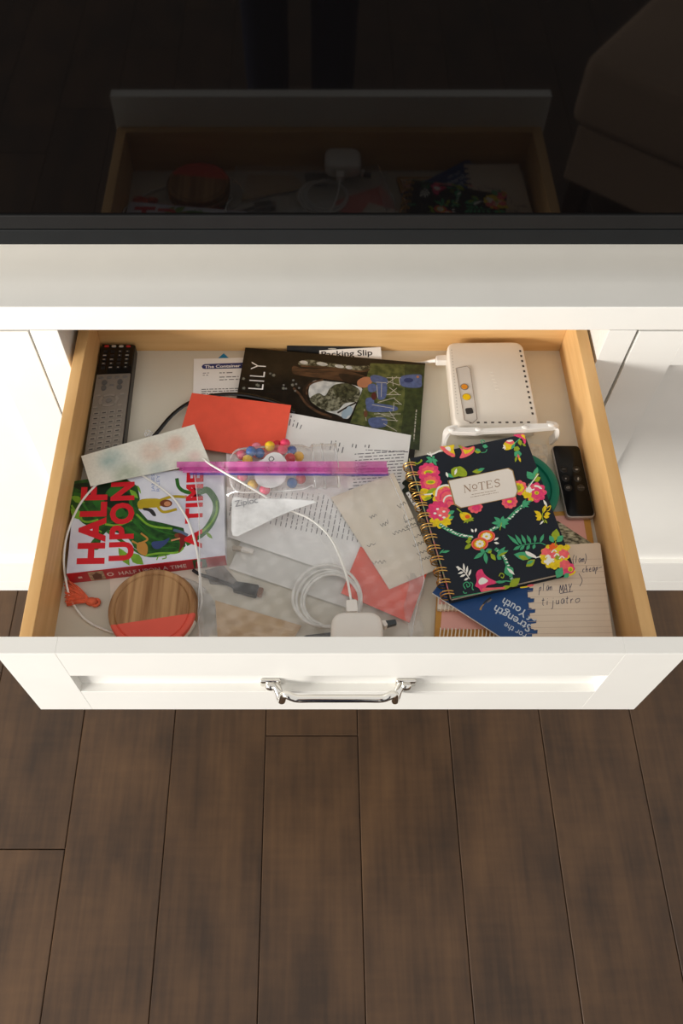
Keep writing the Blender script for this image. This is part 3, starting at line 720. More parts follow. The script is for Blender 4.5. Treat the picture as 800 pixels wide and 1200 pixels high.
# ---- watercolour card
CZ = [B+.0280, B+.0295, B+.0300, B+.0295]
CQ = [(95, 534.5), (227.5, 497), (246, 541), (106, 570)]
def watercolour():
    m = bpy.data.materials.new('watercolour_wash'); m.use_nodes = True; nt = m.node_tree; b = nt.nodes['Principled BSDF']; N = nt.nodes.new; L = nt.links.new
    tc = N('ShaderNodeTexCoord'); col = None
    base = N('ShaderNodeRGB'); base.outputs[0].default_value = lin((232, 229, 216)); col = base.outputs[0]
    wv = N('ShaderNodeTexNoise'); wv.inputs['Scale'].default_value = 260; wv.inputs['Detail'].default_value = 3
    L(tc.outputs['Object'], wv.inputs['Vector'])
    n1 = N('ShaderNodeTexNoise'); n1.inputs['Scale'].default_value = 45; n1.inputs['Detail'].default_value = 5; L(tc.outputs['Object'], n1.inputs['Vector'])
    for (u, v, r, c, k) in ((132, 540, .030, (98, 158, 158), .75), (205, 521, .022, (216, 140, 112), .8), (178, 531, .026, (214, 152, 122), .6), (150, 558, .03, (110, 140, 100), .8), (185, 552, .025, (150, 176, 172), .55), (228, 536, .018, (206, 108, 120), .55), (215, 545, .02, (140, 160, 110), .5), (139, 525, .008, (40, 150, 170), .9)):
        q = at(u, v, B+.027)-at(165, 533, B+.027)
        ds = N('ShaderNodeVectorMath'); ds.operation = 'DISTANCE'; L(tc.outputs['Object'], ds.inputs[0]); ds.inputs[1].default_value = (q.x, q.y, 0)
        mr = N('ShaderNodeMapRange'); mr.interpolation_type = 'SMOOTHSTEP'; mr.inputs[1].default_value = r; mr.inputs[2].default_value = 0; mr.inputs[3].default_value = 0; mr.inputs[4].default_value = min(1, k*1.2); L(ds.outputs['Value'], mr.inputs[0])
        mu = N('ShaderNodeMath'); mu.operation = 'MULTIPLY'; L(mr.outputs[0], mu.inputs[0]); m4 = N('ShaderNodeMapRange'); m4.inputs[1].default_value = .35; m4.inputs[2].default_value = .6; m4.inputs[3].default_value = .55; L(n1.outputs['Fac'], m4.inputs[0]); L(m4.outputs[0], mu.inputs[1])
        mx = N('ShaderNodeMix'); mx.data_type = 'RGBA'; L(mu.outputs[0], mx.inputs[0]); L(col, mx.inputs[6]); mx.inputs[7].default_value = lin(c); col = mx.outputs[2]
    hs = N('ShaderNodeHueSaturation'); m5 = N('ShaderNodeMapRange'); m5.inputs[3].default_value = .85; m5.inputs[4].default_value = 1.12; L(wv.outputs['Fac'], m5.inputs[0]); L(m5.outputs[0], hs.inputs['Value']); L(col, hs.inputs['Color'])
    L(hs.outputs[0], b.inputs['Base Color']); b.inputs['Roughness'].default_value = .85
    bp = N('ShaderNodeBump'); bp.inputs['Strength'].default_value = .3; bp.inputs['Distance'].default_value = .001; L(wv.outputs['Fac'], bp.inputs['Height']); L(bp.outputs[0], b.inputs['Normal'])
    return m
cc = at(165, 533, B+.027); cc.z = B+.02
wr = thing('watercolor_card', 'cream textured card with a blurry teal and orange wash above the paperback', 'card', cc)
zav = [CZ[i] for i in range(4)]
sheet('card', '', '', CQ, zav, watercolour(), thick=.0006, curl=.0008, root=None) if False else None
C4 = [at(CQ[i][0], CQ[i][1], CZ[i]) for i in range(4)]
m_ = MB(); nn = 8; vs = []
for sd in (0, 1):
    for i in range(nn+1):
        for j in range(nn+1): vs.append(lerp2(C4, j/nn, i/nn)+Vector((0, 0, .0006*math.sin(5*j/nn)-.0006*sd)))
fs = []; kk = (nn+1)**2
for i in range(nn):
    for j in range(nn):
        q = i*(nn+1)+j; fs += [[q, q+nn+1, q+nn+2, q+1], [kk+q, kk+q+1, kk+q+nn+2, kk+q+nn+1]]
for i in range(nn):
    a, b = i, i+1; fs.append([a, b, kk+b, kk+a]); a, b = nn*(nn+1)+i, nn*(nn+1)+i+1; fs.append([b, a, kk+a, kk+b])
    a, b = i*(nn+1), (i+1)*(nn+1); fs.append([b, a, kk+a, kk+b]); a, b = a+nn, b+nn; fs.append([a, b, kk+b, kk+a])
m_.add(vs, fs); m_.build('sheet', watercolour(), wr, smooth=40)

# ---- coral tassel
ts = thing('tassel', 'coral thread tassel between the paperback and the drawer side', 'tassel', at(95, 698, B))
COR = mat('coral_thread', (232, 108, 74), .8, .12, 200)
kp = at(107, 705, B+.005); m_ = MB(); rt = random.Random(5)
for k in range(60):
    t_ = k/59; e = at(76+rt.uniform(-1.0, 6)+t_*1, 680+t_*30, B+.0012+rt.random()*.008); mid = (kp+e)/2+Vector((rt.uniform(-.002, .002), rt.uniform(-.002, .002), .003))
    m_.tube([kp, mid, e], .0008, seg=5, sub=3)
m_.build('strands', COR, ts, smooth=60, kind='stuff')
m_ = MB(); m_.ball(kp, .0062, sc=(1.2, .9, .8)); d_ = at(112, 706, B+.004)
m_.tube([d_+Vector((.0045*math.cos(t), .0045*math.sin(t), 0)) for t in [k*.628 for k in range(10)]], .0018, seg=8, closed=True, sub=2); m_.build('knot_loop', COR, ts, smooth=60)

# ---- cream paper, clear lid, coasters
sheet('cream_paper', 'cream paper lying flat beneath the coasters and the paperback', 'paper', [(128, 668), (236, 655), (240, 764), (133, 764)], B+.0005, CREAM)
def disc_frame(u, v, z): return at(u, v, z)
lc = at(201, 722, B+.002)
ld = MB(); ld.lathe([(.0005, .0008), (.046, .0008), (.049, .001), (.0515, .0016), (.0525, .0014), (.0525, 0), (.0005, 0)], (lc.x, lc.y, B+.001), seg=48, close=False)
tag(ld.build('clear_disc', clear_mat('milky_clear_plastic', haze=.16, gloss=.06), None, smooth=40), 'milky clear plastic disc beneath the wooden coasters', 'disc')
WOOD = mat('acacia_wood', (136, 94, 56), .5, 0, 60, stretch=(2.2, .12, 1), rgb2=(186, 144, 98), detail=6, bump=.08)
def coaster(u, v, z0, dip, cut, label):
    c0 = at(u, v, z0+.0095); R_ = .0512
    t = thing('coaster', label, 'coaster', (c0.x, c0.y, z0), 'dipped wooden coasters')
    p0, p1 = at(cut[0][0], cut[0][1], z0+.0095), at(cut[1][0], cut[1][1], z0+.0095)
    nrm = Vector((p0.y-p1.y, p1.x-p0.x, 0)).normalized()      # away from the dipped end
    if nrm.y < 0: nrm = -nrm
    lev = (p0-c0).dot(nrm)
    tv = Vector((nrm.y, -nrm.x, 0))
    prof = [(0, .0088), (.0425, .0088), (.0438, .0076), (.0452, .0090), (.0488, .0095), (.0505, .0085), (.0512, .0065), (.0512, .002), (.0498, 0), (0, 0)]
    for nm, sgn, m in (('wood_body', 1, WOOD), ('painted_dip', -1, dip)):
        b = bmesh.new(); seg = 72
        rows = []
        for r_, z_ in prof:
            rows.append([b.verts.new((max(r_, .00001)*math.cos(2*math.pi*k/seg)+c0.x, max(r_, .00001)*math.sin(2*math.pi*k/seg)+c0.y, z0+z_)) for k in range(seg)])
        for i in range(len(rows)-1):
            for k in range(seg): b.faces.new([rows[i][k], rows[i+1][k], rows[i+1][(k+1) % seg], rows[i][(k+1) % seg]])
        bmesh.ops.remove_doubles(b, verts=b.verts, dist=.0002)
        bmesh.ops.bisect_plane(b, geom=list(b.verts)+list(b.edges)+list(b.faces), plane_co=c0+nrm*lev, plane_no=-nrm*sgn, clear_outer=True)
        es = [e for e in b.edges if e.is_boundary]
        bmesh.ops.recalc_face_normals(b, faces=b.faces)
        mm = MB(); mm.bm(b); mm.build(nm, m, t, smooth=30)
    return t
coaster(181.5, 713, B+.0075, mat('white_dip_paint', (232, 226, 216), .5), ((130, 727), (232, 727)), 'lower wooden coaster with a white edge, mostly under the coral one')
coaster(177.8, 712, B+.0171, mat('coral_dip_paint', (226, 92, 74), .5, .02), ((129, 732.5), (226, 718)), 'top wooden coaster dipped in coral paint beside the paperback')

# ================================================================== BAG AND WHAT IS IN AND AROUND IT
# ---- jar of gumballs, lying down
jz = B+.0138+.0155
jq = [(271, 541), (277, 525), (300, 518), (340, 514), (352, 516), (362, 520), (366, 519), (392, 513), (400, 535), (402, 556), (396, 572), (372, 574), (366, 571), (352, 577), (322, 581), (292, 580), (276, 572), (270, 556)]
def jar():
    t = thing('gumball_jar', 'clear plastic jar of gumballs lying beneath the pink zip', 'jar', at(330, 548, B+.0138))
    A_, B_ = at(269, 552, jz), at(396, 545, jz); ax = (B_-A_); Ln = ax.length; ax.normalize(); sd = Vector((-ax.y, ax.x, 0))
    prof = [(0, .012), (.03, .026), (.08, .0325), (.2, .0345), (.55, .0345), (.68, .033), (.73, .029), (.755, .0285), (.76, .0315), (.79, .0335), (.80, .032), (.84, .032), (.85, .0335), (.88, .0335), (.89, .032), (.97, .032), (1, .0325)]
    mb = MB(); vs = []; fs = []; seg = 28
    for x, r_ in prof:
        for k in range(seg):
            a = 2*math.pi*k/seg; ca, sa = math.cos(a), math.sin(a)
            vs.append(A_+ax*(x*Ln)+sd*(math.copysign(abs(ca)**.8, ca)*r_)+Vector((0, 0, math.copysign(abs(sa)**.8, sa)*min(r_*.45, .0148))))
    for i in range(len(prof)-1):
        for k in range(seg): fs.append([i*seg+k, i*seg+(k+1) % seg, (i+1)*seg+(k+1) % seg, (i+1)*seg+k])
    fs.append(list(range(seg)))
    mb.add(vs, fs); mb.build('body', clear_mat('clear_jar_plastic', haze=.015, gloss=.03, edge=.35, rim=.22), t, smooth=60)
    mb = MB()
    for x in (.775, .865):
        mb.tube([A_+ax*(x*Ln)+sd*(math.cos(a)*.0335)+Vector((0, 0, math.sin(a)*.0145)) for a in [2*math.pi*k/24 for k in range(24)]], .0007, seg=6, closed=True, sub=2)
    mb.build('thread', clear_mat('clear_jar_thread', haze=.45, gloss=.15), t, smooth=60)
    mb = MB(); out_ = [A_+ax*(x*Ln)+sd*r_ for x, r_ in prof[:9]]; bot_ = [A_+ax*(x*Ln)-sd*r_ for x, r_ in prof[:9]]
    mb.tube(bot_[::-1]+out_, .0011, seg=7, sub=3); mb.build('thick_wall', clear_mat('thick_jar_wall', haze=.75, hazecol=(.96, .96, .95), gloss=.15), t, smooth=60)
    mb = MB(); mb.tube([A_+ax*(.99*Ln)+sd*(math.cos(a)*.0325)+Vector((0, 0, math.sin(a)*.0145)) for a in [2*math.pi*k/24 for k in range(24)]], .0011, seg=6, closed=True, sub=2); mb.build('mouth_rim', clear_mat('clear_jar_thread', haze=.45, gloss=.15), t, smooth=60)
    zl = jz+.0153
    lab = Print(zl); LB = mat('white_jar_label', (240, 238, 236), .5)
    zz = lab
    lab.blob([(300, 547), (302, 541), (308, 538), (313, 533), (320, 530), (327, 531), (332, 535), (336, 542), (336, 555), (332, 565), (322, 571), (310, 571), (301, 566), (298, 556)], LB)
    lab.line([(318, 542), (315, 538), (318, 535), (321, 538), (318, 541), (323, 544)], .9, INK); lab.line([(312, 541), (316, 544)], .8, INK)
    lab.build('label', t)
    return t
jar()
GUM = [('pink', (228, 66, 110), (283, 533)), ('blue', (40, 110, 190), (294, 529)), ('pale pink', (238, 138, 160), (300.5, 524.5)), ('yellow', (240, 196, 44), (290, 539)), ('blue', (40, 110, 190), (304, 531)), ('yellow', (240, 200, 60), (316, 523)), ('red', (220, 50, 66), (325, 522)), ('pink', (232, 70, 104), (331, 526.5)), ('blue', (36, 84, 172), (341.5, 528)), ('red', (212, 40, 50), (340, 537)), ('yellow', (244, 186, 40), (350, 535)), ('pink', (226, 62, 100), (334, 520)), ('pink', (226, 60, 104), (281, 546)), ('blue', (44, 96, 180), (343, 548)), ('red', (214, 46, 60), (353, 548)), ('pink', (228, 70, 110), (284, 558)), ('red', (216, 48, 60), (352, 561)), ('yellow', (240, 196, 50), (296, 568)), ('blue', (40, 96, 176), (342, 566)), ('pink', (230, 70, 110), (310, 574))]
WHERE = ['at the jar base left of the white label', 'upper left of the white label', 'on the upper rim of the pile', 'just left of the white label', 'touching the label upper left edge', 'above the white label', 'above the right of the label', 'right of the label top', 'shiny, nearest the jar neck', 'between label and neck', 'nearest the neck, by the zip', 'highest in the pile', 'under the zip at the jar base', 'under the zip right of the label', 'under the zip by the neck', 'behind the bag film at the base', 'behind the bag film by the neck', 'in the lower left of the jar', 'in the lower right of the jar', 'lowest in the jar']
for kg, ((cn, c_, q), wh) in enumerate(zip(GUM, WHERE)):
    m_ = MB(); m_.ball(at(q[0], q[1], jz+(.004 if kg % 2 else -.003)), .0070, sub=2)
    tag(m_.build('gumball', mat('gumball_'+cn.replace(' ', '_')+str(c_[0]), c_, .25, .03, spec=.5), None, smooth=180), cn+' gumball '+wh, 'gumball', 'gumballs in the clear jar')

# ---- note paper, lower red envelope, kraft card, grey card
nz_ = B+.0116
re2 = sheet('red_envelope', 'red envelope inside the zip bag beneath the handwritten note', 'envelope', [(422, 640.5), (500, 672), (479.5, 729.5), (399.5, 695)], B+.0100, REDPAP, thick=.0008)
no = sheet('handwritten_note', 'cream note with black handwriting between the zip bag and floral notebook', 'note', [(387.5, 583), (461, 554), (512, 667), (456, 690.5)], nz_, mat('aged_note_paper', (238, 227, 208), .8, .03, 30))
p = Print(nz_)
def scrib(p, u, v, du, dv, n, amp, m, seed, wd=.55):
    rg_ = random.Random(seed); L = math.hypot(du, dv); nx, ny = -dv/L, du/L; pts = []
    for k in range(n):
        t = k/(n-1); a = amp*(1 if k % 2 else -1)*rg_.uniform(.4, 1.1); pts.append((u+du*t+nx*a, v+dv*t+ny*a))
    p.line(pts, wd, m)
for i, a in enumerate([(466, 594, 9, -5, 6, 2.6), (473, 603, 2, 9, 3, 1), (474, 612, 11, -5, 9, 1.2), (474, 618, 22, -8, 12, 2), (486, 630, 12, -7, 7, 2.2), (484, 640, 20, -9, 13, 1.8), (489, 650, 16, -8, 9, 2), (492, 657, 18, -7, 11, 2), (433, 606, 8, -3, 6, 2), (446, 616, 9, -5, 7, 2.5), (436, 660, 16, -2, 8, 2), (460, 626, 14, -6, 8, 2), (430, 640, 10, -3, 5, 1.5)]): scrib(p, *a, INK, i)
p.line([(474, 622), (496, 613)], .5, INK); p.line([(476, 616), (480, 622)], .6, INK)
p.build('handwriting', no)['kind'] = 'stuff'
kr = sheet('kraft_card', 'torn tan kraft cardboard piece inside the zip bag', 'cardboard', [(252, 703.5), (353, 733), (336, 762), (256, 764)], B+.0055, mat('kraft_board', (192, 158, 112), .85, 0, 40, rgb2=(212, 180, 136), detail=6, stretch=(1, 3, 1), bump=.2), thick=.0022)
sheet('grey_card', 'grey card corner sticking out between book spine and usb plug', 'card', [(240, 668), (262, 663), (284, 688), (246, 684)], B+.0018, mat('grey_card', (128, 124, 118), .7), thick=.0008)

# ---- small black usb cable, white connector
ub = thing('usb_cable', 'short black usb cable with plug lying inside the bag', 'cable', at(270, 687, B))
m_ = MB(); m_.tube([at(u, v, B+.006) for u, v in ((226, 668), (234, 673), (250, 678), (266, 684), (276, 688))], [.0022, .0022, .0022, .0024, .0032], seg=8); m_.build('cord', BLACKPL, ub, smooth=60)
A_, B_ = at(274, 687.5, B+.006), at(302, 693.5, B+.006); dx = (B_-A_).normalized(); sy = Vector((-dx.y, dx.x, 0))
def bar_box(mb, A, Bq, w0, w1, ztop, zbot, ch=.001):
    d = (Bq-A).normalized(); s_ = Vector((-d.y, d.x, 0)); mb.slab(round_poly([A-s_*w0/2, Bq-s_*w1/2, Bq+s_*w1/2, A+s_*w0/2], min(w0, w1)*.2), ztop, zbot, ch)
m_ = MB(); bar_box(m_, A_, B_, .012, .015, B+.0105, B+.0015); m_.build('plug', BLACKPL, ub)
m_ = MB(); bar_box(m_, B_, B_+dx*.006, .012, .012, B+.008, B+.004, .0004); m_.build('metal_tip', mat('copper_tip', (150, 110, 86), .35, metal=.8), ub)
wc = thing('white_connector', 'small white cable connector inside the bag right of the book', 'connector', at(285, 644, B+.0085))
m_ = MB(); bar_box(m_, at(283, 643, B+.0125), at(297, 647, B+.0125), .0055, .0055, B+.0145, B+.0088); m_.build('plug', WHITEPL, wc)
m_ = MB(); bar_box(m_, at(272, 641.5, B+.0125), at(283, 643, B+.0125), .0062, .0062, B+.0135, B+.0088); m_.build('sleeve', mat('beige_sleeve', (172, 156, 136), .5), wc)

# ---- coiled white cable
m_ = MB(); pts = []; rgc = random.Random(4)
for k in range(4*16+6):
    a = 2*math.pi*k/16+2.0; tn = k//16
    ru = (37, 33, 40, 35, 38)[tn]+.8*math.sin(3*a); rv = ru*.92; ou, ov = ((0, 0), (5, 2), (-1, -3), (4, 1), (1, 0))[tn]
    pts.append(at(384+ou+ru*math.cos(a), 702+ov+rv*math.sin(a), B+.0128+.0012*(tn % 3)+.0004*math.sin(2*a)))
m_.tube(pts, .0018, seg=7, sub=3)
tag(m_.build('coiled_cable', mat('white_cable_rubber', (232, 230, 224), .4, .02), None, smooth=60), 'white cable wound into a round coil inside the bag', 'cable')
m_ = MB(); m_.slab(round_poly(pxl(B+.012, (356, 741), (391, 737), (392, 768), (352, 768)), .003), B+.0035, B+.0005, .0008)
tag(m_.build('black_case', BLACKPL, None), 'flat black item poking out left of the white charger', 'case')

# ---- the clear zip bag
FILM = clear_mat('clear_bag_film', tint=(.96, .96, .965), haze=.14, hazecol=(.93, .93, .92), gloss=.045, rough=.12, edge=.30)
def sm(a, b, x): t = max(0, min(1, (x-a)/(b-a))); return t*t*(3-2*t)
def film_z(u, v):
    z = B+.0190
    book = .0120*(1-sm(266, 296, u))*(1-sm(660, 690, v))
    jar_ = .0325*math.exp(-(((u-332)/74)**8))*(1-sm(572, 600, v))
    z += max(book, jar_)+.003*sm(430, 500, u)
    z += .0013*math.sin(u*.11+v*.05)*math.sin(v*.09-u*.03+1)+.0008*math.sin(u*.31-v*.17)+.0006*math.sin(v*.37+u*.21)
    return max(z, B+.0172)
bag = thing('zip_bag', 'large clear zip bag with a pink and blue closure strip', 'bag', at(350, 640, B+.012))
def bag_edge(t_):   # left and right outline in photo pixels, from the zip to the front
    L_ = [(228, 556), (233, 600), (234, 650), (233, 690), (232, 720), (236, 764)]; R_ = [(456, 556), (472, 592), (492, 650), (497, 680), (488, 712), (478, 764)]
    k = min(int(t_*5), 4); f = t_*5-k
    g = lambda A: (A[k][0]*(1-f)+A[k+1][0]*f, A[k][1]*(1-f)+A[k+1][1]*f)
    return g(L_), g(R_)
m_ = MB(); nu, nv = 64, 52; vs = []; fs = []; grid = []
for i in range(nv+1):
    a, b = bag_edge(i/nv)
    for j in range(nu+1):
        s_ = j/nu; u, v = a[0]*(1-s_)+b[0]*s_, a[1]*(1-s_)+b[1]*s_
        z = film_z(u, v)
        vs.append(at(u, v, z))
for i in range(nv):
    for j in range(nu):
        q = i*(nu+1)+j; fs.append([q, q+nu+1, q+nu+2, q+1])
m_.add(vs, fs); m_.build('front_film', FILM, bag, smooth=180)
PINK = clear_mat('pink_zip_plastic', tint=(.98, .8, .95), haze=.5, hazecol=[x for x in lin((240, 136, 202))[:3]], gloss=.06, rough=.2); PINK2 = clear_mat('deep_pink_zip_plastic', tint=(.98, .8, .95), haze=.5, hazecol=[x for x in lin((218, 88, 174))[:3]], gloss=.06, rough=.2); BLUEZ = clear_mat('blue_zip_plastic', tint=(.98, .8, .95), haze=.5, hazecol=[x for x in lin((70, 80, 176))[:3]], gloss=.06, rough=.2)
def strip(name, v0f, v1f, m, u0, u1, dz, th=.0009, wob=0):
    mb = MB(); n = 48; vs = []
    for i in range(n+1):
        u = u0+(u1-u0)*i/n; wv = wob*math.sin(u*.06)
        for v in (v0f(u)+wv, v1f(u)+wv):
            z = film_z(u, 552)+dz
            vs += [at(u, v, z), at(u, v, z)-Vector((0, 0, th))]
    fs = []
    for i in range(n):
        a = i*4; b = a+4
        fs += [[a, a+2, b+2, b], [a+1, b+1, b+3, a+3], [a, b, b+1, a+1], [a+2, a+3, b+3, b+2]]
    fs += [[0, 1, 3, 2], [n*4, n*4+2, n*4+3, n*4+1]]
    mb.add(vs, fs); return mb.build(name, m, bag, smooth=50)
strip('zip_flange', lambda u: 541-(u-228)*.003, lambda u: 547.5+(u-228)*.004, PINK, 207, 453, .0012)
strip('zip_track', lambda u: 547.2+(u-228)*.004, lambda u: 551.4+(u-228)*.008, PINK2, 210, 454.5, .0017, .0014)
strip('zip_track', lambda u: 551.6+(u-228)*.008, lambda u: 553.4+(u-228)*.0085, PINK, 214, 455, .0020, .0014)
strip('blue_seal', lambda u: 554.2+(u-228)*.006, lambda u: 556.2+(u-228)*.006, BLUEZ, 222, 455.5, .0014)
SEAM = clear_mat('bag_seam_film', haze=.5, gloss=.15)
for side in (0, 1):
    m_ = MB(); m_.tube([at(*bag_edge(i/20)[side], film_z(*bag_edge(i/20)[side])+.0003) for i in range(21)], .0006, seg=6, sub=2); m_.build('side_seam', SEAM, bag, smooth=60)
# folded white label panel printed on the bag
LZ2 = B+.0372
lp = [(271.5, 586), (275, 581.5), (290, 584.5), (306, 584), (330, 583.5), (352, 585.5), (367, 586.5), (370.5, 588.5), (366, 590), (345, 597), (322, 607), (300, 618), (278, 628.5), (272.5, 627.5), (271, 620)]
m_ = MB(); m_.prism([at(u, v, LZ2+.0004*math.sin(u*.2)) for u, v in lp][::-1], .0003)
m_.build('white_label_flap', clear_mat('white_label_film', haze=.8, hazecol=(.97, .97, .96), gloss=.05, rough=.25), bag, smooth=0)
p = Print(LZ2+.0005); p.text('Ziploc', (275.5, 594), (302, 589), (274.6, 586.6), mat('grey_bag_lettering', (128, 128, 132), .5)); p.build('lettering', bag)
# crinkled corner of the bag beyond the red envelope
m_ = MB(); rgx = random.Random(8); n1, n2 = 14, 6; vs = []; fs = []
for i in range(n1+1):
    for j in range(n2+1):
        u = 476+18*j/n2+rgx.uniform(-.7, .7)+3*math.sin(i*.7); v = 672+i*6.2+rgx.uniform(-.7, .7); vs.append(at(u, v, B+.010+rgx.uniform(0, .0045)))
for i in range(n1):
    for j in range(n2): q = i*(n2+1)+j; fs.append([q, q+n2+1, q+n2+2, q+1])
m_.add(vs, fs); m_.build('crumpled_edge', FILM, bag, smooth=20)

# ---- white laptop charger with its long cable
ch = thing('laptop_charger', 'white square laptop charger with a long thin white cable looping over the paperback', 'charger', at(418, 735, B+.0222))
ct = B+.047
m_ = MB(); m_.slab(round_poly(pxl(ct, (388, 715.5), (448.5, 715.5), (449.5, 764), (387, 764)), .017, 7), ct, B+.0222, .007, steps=4); m_.build('body', WHITEPL, ch, smooth=50)
m_ = MB(); bar_box(m_, at(411.5, 704, B+.036), at(412.5, 718, B+.036), .0125, .0135, B+.040, B+.031, .001); m_.build('cable_joint', WHITEPL, ch)
CW = mat('white_cord', (240, 238, 232), .4, .02)
q = [(411.5, 705, .036), (407, 680, .033), (401, 660, .031), (391, 637, .029), (379, 621, .028), (361, 607, .0285), (340, 598, .0305), (320, 587.5, .0335), (303, 577, .0425), (280, 563.5, .0550), (268, 556.8, .0520), (258, 551, .0430), (248, 545.3, .0375), (242, 541, .0345), (236, 537.5, .0277), (205, 533, .0262), (170, 538, .0260), (135, 552, .0261), (112, 569, .0262), (93, 592, .0262), (80, 622, .0262), (75, 650, .0255), (76.5, 676, .016), (83, 702, .006), (100, 726, .0035), (128, 740, .0035), (160, 748, .0035), (196, 750, .0035), (219, 740, .0035), (231, 722, .0038), (236, 705, .007), (235, 688, .016), (233.5, 667, .0255), (230, 642, .0262), (221, 612, .0262), (205, 586, .0262), (190, 573, .0262), (176, 563, .0262), (160, 553, .0261)]
m_ = MB(); m_.tube([at(u, v, B+z) for u, v, z in q], .0014, seg=8, sub=6); m_.build('cord', CW, ch, smooth=60)
m_ = MB(); bar_box(m_, at(448, 733, B+.027), at(452.5, 731, B+.027), .009, .007, B+.032, B+.022, .001); m_.build('plug_base', WHITEPL, ch)
m_ = MB(); bar_box(m_, at(452, 731, B+.027), at(464, 729.5, B+.025), .0075, .006, B+.0285, B+.022, .001); m_.build('plug_prong', mat('dark_prong', (74, 78, 80), .35, metal=.4), ch)

# ================================================================== RIGHT SIDE
# ---- white router
rz = B+.031
ro = thing('router', 'flat white router box with orange and yellow lights in the back right corner', 'router', at(578, 450, B))
RQ = [at(523.5, 400.5, rz), at(612, 400, rz), at(632, 498.5, rz), at(532.5, 499, rz)]
ROUT = mat('router_plastic', (232, 222, 208), .4, .01)
m_ = MB(); m_.slab(round_poly(RQ, [.014, .014, .008, .014], 6), rz, B+.001, .004, steps=4, chb=.006); m_.build('body', ROUT, ro, smooth=50)
DKH = mat('dark_slot', (62, 54, 48), .8)
def rq(s_, t_): return lerp2(RQ, s_, t_)
def slot(mb, a, b, wd, z): 
    d = (b-a).normalized(); s_ = Vector((-d.y, d.x, 0))*wd/2
    mb.prism([Vector((q_.x, q_.y, z)) for q_ in (a-s_, b-s_, b+s_, a+s_)], .0004)
for k in range(13): mb = MB(); slot(mb, rq(.945, .11+.062*k), rq(.945, .135+.062*k), .0028, rz+.0001); mb.build('vent_slot', DKH, ro, smooth=0)
for k in range(9): mb = MB(); slot(mb, rq(.18+.085*k, .965), rq(.215+.085*k, .965), .0025, rz+.0001); mb.build('vent_slot', DKH, ro, smooth=0)
mb = MB()
for k in range(22): slot(mb, rq(.05, .1+.036*k), rq(.05, .112+.036*k), .0015, rz+.0001)
mb.build('fine_vents', mat('pale_slot', (196, 186, 172), .7), ro, smooth=0, kind='stuff')
pn = [at(u, v, rz+.0006) for u, v in ((534, 431.5), (547, 429), (550.5, 432), (559, 491), (553.5, 496), (544, 492))]
m_ = MB(); m_.slab(round_poly(pn, .0015), rz+.0007, rz-.001, .0003); m_.build('light_panel', mat('panel_plastic', (214, 204, 192), .3, .01), ro)
m_ = MB(); P6 = [at(u, v, rz+.0009) for u, v in ((534, 431.5), (547, 429), (550.5, 432), (559, 491), (553.5, 496), (544, 492))]
m_.tube(P6, .0004, seg=5, closed=True, smooth=False); m_.build('panel_edge', mat('brown_edge', (140, 122, 108), .5), ro)
def dot(name, u, v, r_, m, n=20, ex=1.0, z0=rz+.0006):
    c_ = at(u, v, z0); mb = MB(); mb.slab([c_+Vector((r_*ex*math.cos(2*math.pi*k/n), r_*math.sin(2*math.pi*k/n), 0)) for k in range(n)], z0+.0006, z0-.0002, .0002); return mb.build(name, m, ro)
dot('indicator_light', 544, 453.5, .0056, mat('grey_ring', (128, 118, 104), .4)); dot('indicator_light', 544, 453.3, .0042, mat('orange_lens', (226, 142, 40), .3), z0=rz+.0010)
dot('indicator_light', 546.5, 465.3, .0058, mat('brown_ring', (150, 120, 60), .4)); dot('indicator_light', 546.5, 465.3, .0052, mat('yellow_lens', (236, 190, 20), .3), z0=rz+.0010)
m_ = MB(); m_.slab(round_poly(pxl(rz, (544.5, 479), (553, 478.2), (554.8, 484.8), (546, 486)), .0028), rz+.0014, rz-.0005, .0005); m_.build('push_button', mat('dark_button', (56, 52, 50), .35), ro)
m_ = MB()
for k in range(6): slot(m_, at(573.5+k*1.35, 436+k*4.0, rz), at(577.5+k*1.35, 435.5+k*4.0, rz), .0016, rz+.0003)
m_.build('raised_mark', ROUT, ro, smooth=0)
m_ = MB(); slot(m_, at(530.5, 484, rz-.008), at(531.2, 489, rz-.008), .0012, rz-.008); m_.build('side_port', DKH, ro, smooth=0)
rc_ = thing('router_cable', 'white plug and cable running left from the router', 'cable', at(505, 424, B+.01))
m_ = MB(); bar_box(m_, at(510.5, 422.5, B+.014), at(523, 422, B+.014), .0095, .011, B+.0195, B+.0085, .001); m_.build('plug', WHITEPL, rc_)
m_ = MB(); m_.tube([at(u, v, B+z_) for u, v, z_ in ((511, 422.5, .0125), (506, 423, .009), (500, 424, .0045), (490, 425, .0024), (470, 426, .0022), (450, 427, .0022))], [.0032, .0028, .0022, .0018, .0018, .0018], seg=8); m_.build('cord', WHITEPL, rc_, smooth=60)

